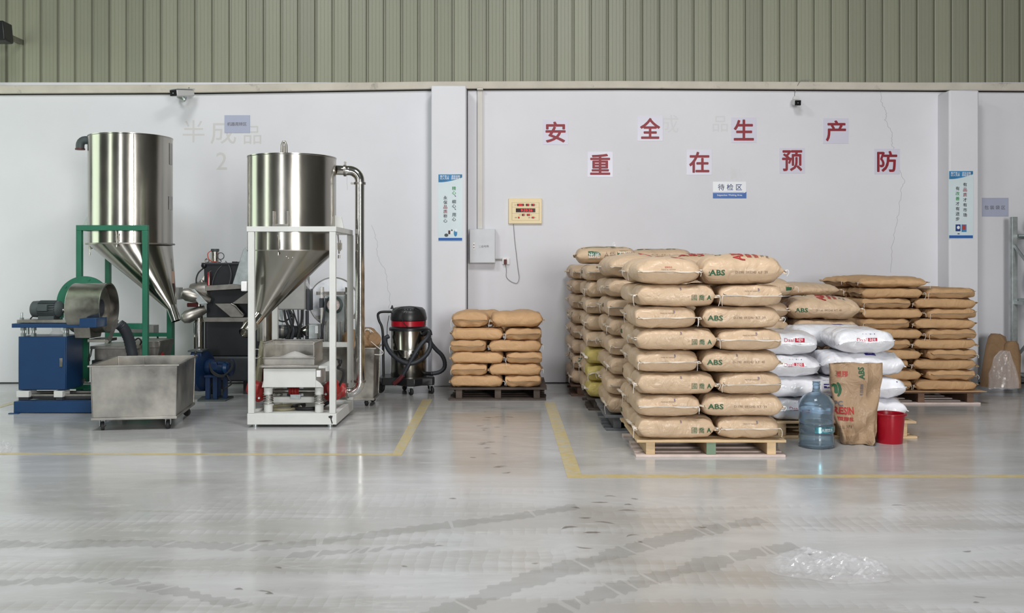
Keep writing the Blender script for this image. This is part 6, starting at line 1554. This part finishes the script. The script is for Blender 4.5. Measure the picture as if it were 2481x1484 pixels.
t.part('power_cord', MB().tube(bez([(wx(960, Yv), Yv-0.17, vz_(752)), (wx(975, Yv), Yv-0.16, vz_(743)), (wx(1000, Yv), Yv-0.13, vz_(741)), (wx(1017, Yv), Yv-0.12, vz_(747)), (wx(1026, Yv), Yv-0.12, vz_(758)), (wx(1032, Yv), Yv-0.11, vz_(775)), (wx(1029, Yv), Yv-0.12, vz_(790))], 6), 0.005, 6).tube(bez([(wx(985, Yv), Yv-0.2, vz_(748)), (wx(978, Yv), Yv-0.215, vz_(762)), (wx(984, Yv), Yv-0.215, vz_(780)), (wx(995, Yv), Yv-0.215, vz_(790))], 6), 0.004, 6).tube(bez([(wx(945, Yv), Yv-0.08, vz_(763)), (wx(941, Yv), Yv-0.10, vz_(790)), (wx(941, Yv), Yv-0.10, vz_(830))], 6), 0.004, 6), 'rubber')
t.part('clip', MB().box(wx(941, Yv), wx(945, Yv), Yv-0.12, Yv-0.09, vz_(834), vz_(828)), 'white_plastic')
bp_ = [(wx(916, 10.6), 10.66), (wx(924, 10.5), 10.56), (wx(958, 10.5), 10.56), (wx(985, 10.45), 10.45), (wx(1005, 10.45), 10.45), (wx(1022, 10.5), 10.53), (wx(1048, 10.5), 10.56), (wx(1052, 10.6), 10.66), (wx(1045, 10.9), 10.98), (wx(925, 10.9), 10.98)]
t.part('trolley_base', MB().prism(bp_, 'z', wz(932, 10.6), wz(914, 10.6)), 'black_plastic', bevel=0.008)
t.part('handle_bar', MB().tube(bez([(wx(948, Yv), Yv+0.02, vz_(755)), (wx(928, Yv), Yv+0.02, vz_(755)), (wx(919, Yv), Yv+0.02, vz_(757)), (wx(915, Yv), Yv+0.02, vz_(763)), (wx(918, Yv), Yv+0.02, vz_(777)), (wx(924, Yv), Yv+0.02, vz_(790)), (wx(927, Yv), Yv+0.02, vz_(810)), (wx(928, Yv), Yv+0.02, vz_(860)), (wx(929, Yv), Yv+0.02, vz_(915))], 5), 0.014, 10), 'black_plastic')
t.part('big_wheel', MB().lathe([(0.045, -0.018), (0.058, -0.018), (0.063, -0.01), (0.063, 0.01), (0.058, 0.018), (0.045, 0.018), (0.040, 0.006)], (wx(922, 10.65), 10.66, 0.064), (0.9, -0.45, 0), n=28), 'rubber')
t.part('big_wheel', MB().lathe([(0.045, -0.018), (0.058, -0.018), (0.063, -0.01), (0.063, 0.01), (0.058, 0.018), (0.045, 0.018), (0.040, 0.006)], (wx(1044, 10.95), 10.93, 0.064), (0.9, -0.2, 0), n=28), 'rubber')
for px, y in ((996, 10.47), (1046, 10.60), (980, 10.9)):
    caster(t, wx(px, y), y, wz(932, 10.6), 0.036, 0.6)
h1 = [(1036, 800, -.10), (1040, 806, -.14), (1035, 818, -.20), (1020, 835, -.24), (1004, 860, -.26), (990, 885, -.27), (977, 908, -.27), (966, 922, -.25), (955, 928, -.22)]
t.part('wand', MB().tube(bez([(wx(977, 10.5), Yv-0.275, wz(908, 10.5)), (wx(966, 10.5), Yv-0.27, wz(920, 10.5)), (wx(954, 10.5), Yv-0.255, wz(930, 10.5))], 4), 0.024, 14), 'maroon', label='reddish wand tip')
t.part('suction_hose', MB().tube(bez([(wx(a, 10.6), Yv+d, wz(b, 10.6)) for a, b, d in h1[:7]], 7), 0.023, 12, ribs=1), 'hose')
h2 = [(1034, 826, -.20), (1040, 820, -.17), (1042, 840, -.17), (1032, 860, -.20), (1012, 874, -.25), (990, 878, -.265), (966, 868, -.25), (945, 850, -.21), (934, 832, -.16), (932, 820, -.12), (940, 815, -.10)]
t.part('suction_hose', MB().tube(bez([(wx(a, 10.6), Yv+d, wz(b, 10.6)) for a, b, d in h2], 6), 0.023, 12, ribs=1), 'hose')
h3 = [(1038, 812, -.15), (1042, 830, -.12), (1055, 848, -.08), (1068, 862, -.05), (1075, 878, -.04), (1074, 894, -.04), (1062, 904, -.06), (1042, 907, -.09)]
t.part('suction_hose', MB().tube(bez([(wx(a, 10.6), Yv+d, wz(b, 10.6)) for a, b, d in h3], 6), 0.022, 12, ribs=1), 'hose')
t.part('hose_elbow', MB().tube(bez([(vx+0.17, Yv-0.10, vz_(808)), (wx(1038, 10.65), Yv-0.13, wz(801, 10.65)), (wx(1042, 10.65), Yv-0.14, wz(812, 10.65))], 5), 0.028, 12), 'black_plastic')
t.part('drain_fitting', MB().cyl((vx+0.18, Yv-0.06, wz(907, 10.6)), (wx(1048, 10.6), Yv-0.09, wz(907, 10.6)), 0.022, n=14), 'black_plastic')
mb = MB(); vs, fs, W0, H0 = glyphs('Xin Mei', 1, 0.0, 1.0, 2); s_ = 0.115/W0
mb.add([(vx+0.195*1.006*math.sin(0.33+a*s_/0.195), Yv-0.195*1.006*math.cos(0.33+a*s_/0.195), vz_(851)+b*s_*1.0) for a, b, _d in vs], fs)
t.part('lettering', mb, 'ink_white', smooth=False, parent=tb_)
# ================================================================== FRONT OBJECTS
# water bottle
Yj = 7.48; jx = wx(1978, Yj)
t = Thing('water_bottle', 'large clear blue water bottle standing beside the nearest pallet', 'bottle', (jx, Yj, 0))
R = 0.132
prof = [(0.0001, 0.012), (0.09, 0.010), (0.115, 0.0), (0.128, 0.008), (R, 0.03), (R, 0.085), (0.126, 0.095), (0.124, 0.105), (R-0.002, 0.118), (R-0.002, 0.165), (0.125, 0.172), (0.124, 0.183), (R-0.002, 0.192),
        (R-0.002, 0.220), (0.128, 0.232), (0.127, 0.262), (R-0.003, 0.270), (R, 0.280), (R, 0.325), (R-0.001, 0.335), (0.120, 0.352), (0.118, 0.356), (0.095, 0.385), (0.065, 0.402), (0.036, 0.412), (0.030, 0.422), (0.028, 0.440), (0.026, 0.460), (0.0295, 0.464), (0.0295, 0.476), (0.026, 0.480), (0.029, 0.484), (0.029, 0.493),
        (0.024, 0.493), (0.022, 0.42), (0.09, 0.380), (R-0.007, 0.32), (R-0.007, 0.28), (0.119, 0.25), (R-0.009, 0.2), (0.118, 0.17), (0.118, 0.10), (R-0.007, 0.08), (R-0.007, 0.03), (0.11, 0.018), (0.0001, 0.020)]
t.part('bottle_body', MB().lathe(prof, (jx, Yj, 0.001), n=56, cap=False), 'jug')
hz = mat('holographic_label', (0.10, 0.34, 0.42), 0.18, 0.6, var=0.6, vscale=26, coat=0.5)
n = 16; rings = []
for i in range(n+1):
    a = math.radians(-22 + 92*i/n); rr = R+0.0015
    p = lambda r, z: (jx+r*math.sin(a), Yj-r*math.cos(a), z)
    rings.append([p(rr-0.002, 0.122), p(rr, 0.122), p(rr, 0.166), p(rr-0.002, 0.166)])
t.part('label', MB().loft(rings), hz)
mb = MB(); vs, fs, W0, H0 = glyphs('天然饮水', 1, 0.01, 1.0, 2); s_ = 0.10/W0
mb.add([(jx+(R+0.003)*math.sin(0.35+a*s_/R), Yj-(R+0.003)*math.cos(0.35+a*s_/R), 0.144+b*s_) for a, b, _d in vs], fs)
t.part('lettering', mb, 'ink_white', smooth=False)

# open brown sack
t = Thing('open_paper_sack', 'open brown paper sack standing upright beside the water bottle', 'sack', (wx(2080, 7.5), 7.5, 0))
Y0 = 7.61
def sackring(pxl, pxr, py, dep, seed, wob):
    x0, x1, z = wx(pxl, Y0), wx(pxr, Y0), max(0.003, wz(py, Y0)); n = 48; out = []
    for j in range(n):
        th = 2*PI*j/n; c, s_ = sp(math.cos(th), 0.55), sp(math.sin(th), 0.8)
        x = (x0+x1)/2 + (x1-x0)/2*c
        y = Y0+0.02 + dep*s_ + wob*noise.noise(Vector((c*2.0, z*7, seed))) - (0.030*math.exp(-((c-0.12-0.25*z)/0.13)**2) - 0.018*math.exp(-((c+0.15)/0.16)**2))*(1 if s_ < 0 else 0)*min(1, z*5)
        y += 0.030*(1-abs(noise.noise(Vector((c*1.7+z*3, z*5-c*2, seed+2))))*5)*max(0, 1-z*3.5)
        zz = z + (0.012*noise.noise(Vector((c*2.2, s_, seed+5))) if z > 0.02 else 0)
        out.append((x, y, max(zz, 0.002)))
    return out
rows = [(2052, 2098, 1081, 0.03), (2040, 2112, 1077, 0.055), (2034, 2121, 1064, 0.075), (2029, 2124, 1045, 0.08), (2024, 2124, 1020, 0.075), (2021, 2127, 990, 0.07), (2018, 2131, 955, 0.06), (2012, 2136, 920, 0.05), (2008, 2141, 880, 0.035)]
rings = []
for i in range(len(rows)-1):
    a, b = rows[i], rows[i+1]
    for k in range(6):
        u = k/6; rings.append(sackring(*(a[q]+(b[q]-a[q])*u for q in range(4)), 3.3, 0.055))
rings.append(sackring(*rows[-1], 3.3, 0.055))
inner = [[(x+(wx(2074, Y0)-x)*0.03, y+(Y0+0.02-y)*0.10, z) for x, y, z in r] for r in rings[::-1][:33]]
inner = [[(x, y, z-0.001) for x, y, z in r] for r in inner]
smb = MB().loft(rings + inner, cap=True)
smb2 = MB().loft(rings, cap=True)
sack = t.part('body', smb, 'kraft_sack', ang=50)
bv = BVHTree.FromPolygons([Vector(v) for v in smb2.v], smb2.f)
def sackprint(txt, px, py, hpx, m_, bold=0.02, rot=0.0, wpx=None):
    vs, fs, W0, H0 = glyphs(txt, 1, bold, 1.0, 2); k = hpx*Y0/FPX/H0; kx = wpx*Y0/FPX/W0 if wpx else k
    c, s_ = math.cos(rot), math.sin(rot); out = []; bad = set()
    for i, (a, b, dl) in enumerate(vs):
        a, b = a*kx, b*k; a, b = a*c-b*s_, a*s_+b*c
        h = bv.ray_cast(Vector((wx(px, Y0)+a, Y0-1, wz(py, Y0)+b)), Vector((0, 1, 0)))
        if h[0] is None: bad.add(i); out.append((0, 0, 0)); continue
        out.append(h[0]-Vector((0, 0.002+dl*0.00008, 0)))
    fs = [f for f in fs if not bad.intersection(f)]
    if not fs: return
    used = sorted({i for f in fs for i in f}); mp_ = {q: n_ for n_, q in enumerate(used)}
    t.part('print', MB().add([out[i] for i in used], [tuple(mp_[i] for i in f) for f in fs]), m_, smooth=False)
sackprint('RESIN', 2041, 992, 18, 'ink_red2', 0.04, wpx=44)
sackprint('PC', 2028, 975, 13, 'ink_grey', 0.04)
sackprint('塑膠粒', 2043, 1011, 10, 'ink_red2', 0.03, wpx=34)
sackprint('TEL 371', 2040, 1030, 7, 'ink_brown', 0.01, wpx=30)
sackprint('ABS', 2082, 902, 13, 'ink_green', 0.04, rot=R90)
sackprint('樹脂原料', 2083, 942, 7, 'ink_grey', 0.02, rot=R90)
sackprint('3', 2024, 903, 13, 'ink_brown', 0.0)
sackprint('塑膠', 2039, 905, 14, 'ink_red2', 0.02)
sackprint(')', 2032, 942, 34, 'ink_green', 0.05)
sackprint('n', 2019, 940, 24, 'ink_green', 0.05)
# red bucket
Yk = 7.66; bx = wx(2155, Yk)
t = Thing('red_bucket', 'red plastic bucket beside the open brown sack', 'bucket', (bx, Yk, 0))
t.part('body', MB().lathe([(0.0001, 0.006), (0.085, 0.004), (0.094, 0.0), (0.096, 0.006), (0.112, 0.215), (0.119, 0.218), (0.119, 0.228), (0.113, 0.230), (0.108, 0.225), (0.092, 0.012), (0.0001, 0.012)], (bx, Yk, 0), n=56, cap=False), 'red_plastic')
t.part('carry_lug', MB().box(bx+0.112, bx+0.130, Yk-0.012, Yk+0.012, 0.205, 0.226), 'red_plastic', bevel=0.003)
t.part('carry_lug', MB().box(bx-0.130, bx-0.112, Yk-0.012, Yk+0.012, 0.205, 0.226), 'red_plastic', bevel=0.003)

# crumpled clear film on the floor
def film(name, label, cx_, cy_, sx_, sy_, hgt, seed, rot=0.0, nx=40, ny=26, cut=None):
    mb = MB(); vs = []
    for i in range(nx+1):
        for j in range(ny+1):
            u, v = -1+2*i/nx, -1+2*j/ny
            P = Vector((u*2.6+seed, v*1.6, seed))
            r1 = 1-abs(noise.noise(P*1.3))*2; r2 = 1-abs(noise.noise(P*3.1+Vector((5, 0, 0))))*2
            e = max(0, 1-max(abs(u)**3, abs(v)**3))
            z = hgt*e*(0.6*max(0, r1)**2 + 0.4*max(0, r2)**3) + 0.003
            k = 1+0.22*noise.noise(Vector((math.atan2(v, u)*1.3, seed, 0)))
            z += e*0.010*abs(noise.noise(Vector((u*9+seed, v*7, 2))))
            x, y = u*sx_*k*(1-0.30*v*v), v*sy_*k*(1-0.25*(u+0.3)**2)
            c, s_ = math.cos(rot), math.sin(rot)
            vs.append((cx_+x*c-y*s_, cy_+x*s_+y*c, z))
    fs = [(i*(ny+1)+j, (i+1)*(ny+1)+j, (i+1)*(ny+1)+j+1, i*(ny+1)+j+1) for i in range(nx) for j in range(ny)]
    mb.add(vs, fs)
    return single(name, label, 'plastic film', mb, 'film', smooth=False)
fy = EYE*FPX/(1375-HY)
film('plastic_film', 'crumpled clear plastic film lying on the foreground floor', wx(2015, fy), fy, 0.27, 0.24, 0.055, 2.2, math.radians(-32))
fy = EYE*FPX/(1092-HY)
film('plastic_film', 'clear plastic film on the floor at the left edge', wx(-12, fy), fy, 0.12, 0.22, 0.08, 6.1, 0.2)

# ================================================================== RIGHT EDGE
t = Thing('brown_sack_pile', 'slumped empty brown paper sacks leaning at the rack foot', 'sack', (wx(2425, 10.9), 10.95, 0))
def leafsack(pts, y0, y1, th, m_='kraft_dark', nm='paper_sack'):
    mb = MB(); rings = []
    for (pxl, pxr, py) in pts:
        u = (pts[0][2]-py)/(pts[0][2]-pts[-1][2]); y = y0+(y1-y0)*u; n = 14; r = []
        x0, x1, z = wx(pxl, y), wx(pxr, y), wz(py, y)
        for j in range(n):
            a = 2*PI*j/n; c, s_ = sp(math.cos(a), 0.7), math.sin(a)
            r.append(((x0+x1)/2+(x1-x0)/2*c, y+th*(1-0.6*u)*s_+0.05*noise.noise(Vector((c*2, u*3, y0*9))), max(z+0.012*noise.noise(Vector((c*3, u, 1.0))), 0.002)))
        rings.append(r)
    t.part(nm, mb.loft(rings), m_, ang=50)
leafsack([(2375, 2446, 935), (2380, 2446, 905), (2384, 2444, 870), (2390, 2440, 840), (2396, 2436, 815), (2402, 2424, 808)], 10.75, 11.20, 0.13)
leafsack([(2420, 2472, 937), (2424, 2470, 900), (2428, 2470, 860), (2436, 2469, 832), (2444, 2464, 826)], 10.72, 11.05, 0.10)
mb = MB(); rings = []
for i, (x0, x1, py) in enumerate([(2394, 2470, 940), (2396, 2468, 925), (2398, 2464, 905), (2402, 2458, 885), (2410, 2450, 865), (2424, 2444, 850)]):
    y = 10.55+0.025*i; r = []
    for j in range(30):
        a = 2*PI*j/30; c, s_ = math.cos(a), math.sin(a)
        r.append((wx((x0+x1)/2+(x1-x0)/2*c, y)+0.02*noise.noise(Vector((j*1.7, i*1.9, 4))), y+0.06*s_+0.03*noise.noise(Vector((c*4, i*0.9, 3))), max(wz(py, y)+0.02*noise.noise(Vector((c*5, i, 8))), 0.004)))
    rings.append(r)
single('plastic_film', 'crumpled clear plastic film against the brown sacks by the rack', 'plastic film', MB().loft(rings), 'film', smooth=False)

# steel rack running out of the frame on the right
t = Thing('steel_rack', 'grey steel storage rack cut off by the right edge', 'rack', (6.4, 10.8, 0))
rk = 'galv'
ux0 = wx(2453, 11.28); ux1 = ux0+0.06
ztop_ = wz(525, 11.28)
for x in (ux0, 7.3):
    for y in (10.33, 11.28):
        t.part('upright', MB().box(x, x+0.06, y, y+0.06, 0, ztop_), rk, bevel=0.003)
for (ya, za_, yb_, zb_) in ((11.28, 0.30, 10.39, 0.93), (11.28, 1.60, 10.39, 0.97), (11.28, 0.95, 10.39, 0.95)):
    t.part('end_brace', MB().beam((ux0+0.02, ya, za_), (ux0+0.02, yb_, zb_), 0.010, 0.04, up=(0, 0, 1)), rk)
for z in (0.12, wz(729, 11.28), 1.70):
    for y in (10.36, 11.31):
        t.part('shelf_beam', MB().box(ux1+0.001, 7.299, y-0.015, y+0.015, z-0.03, z+0.03), rk, bevel=0.002)
    t.part('shelf_board', MB().box(ux1+0.004, 7.298, 10.376, 11.294, z, z+0.02), 'galv', smooth=False)
def lump(name, label, cat, px, py, y, s, m_, seed, zb=None):
    mb = bag_body(s[0], s[1], s[2], seed, 0.9, 2.2, 1.0, 0.03)
    x, z = wx(px, y), wz(py, y)
    me = mb.mesh(name, MT[m_]); o = bpy.data.objects.new(name, me); link(o); o.location = (x, y, z); o['label'] = label; o['category'] = cat; return o
zsh = wz(729, 11.28)
lump('green_bundle', 'dark green cloth bundle on the top shelf of the rack', 'bundle', 2558, 0, 11.1, (0.40, 0.3, 0.24), 'cloth_green', 5).location.z = 1.722
lump('grey_bundle', 'grey wrapped bundle on the middle rack shelf', 'bundle', 2560, 0, 11.1, (0.42, 0.34, 0.40), 'galv', 6).location.z = zsh+0.022
lump('kraft_bundle', 'brown paper bundle on the bottom rack shelf', 'bundle', 2560, 0, 11.1, (0.42, 0.34, 0.34), 'kraft_dark', 7).location.z = 0.142
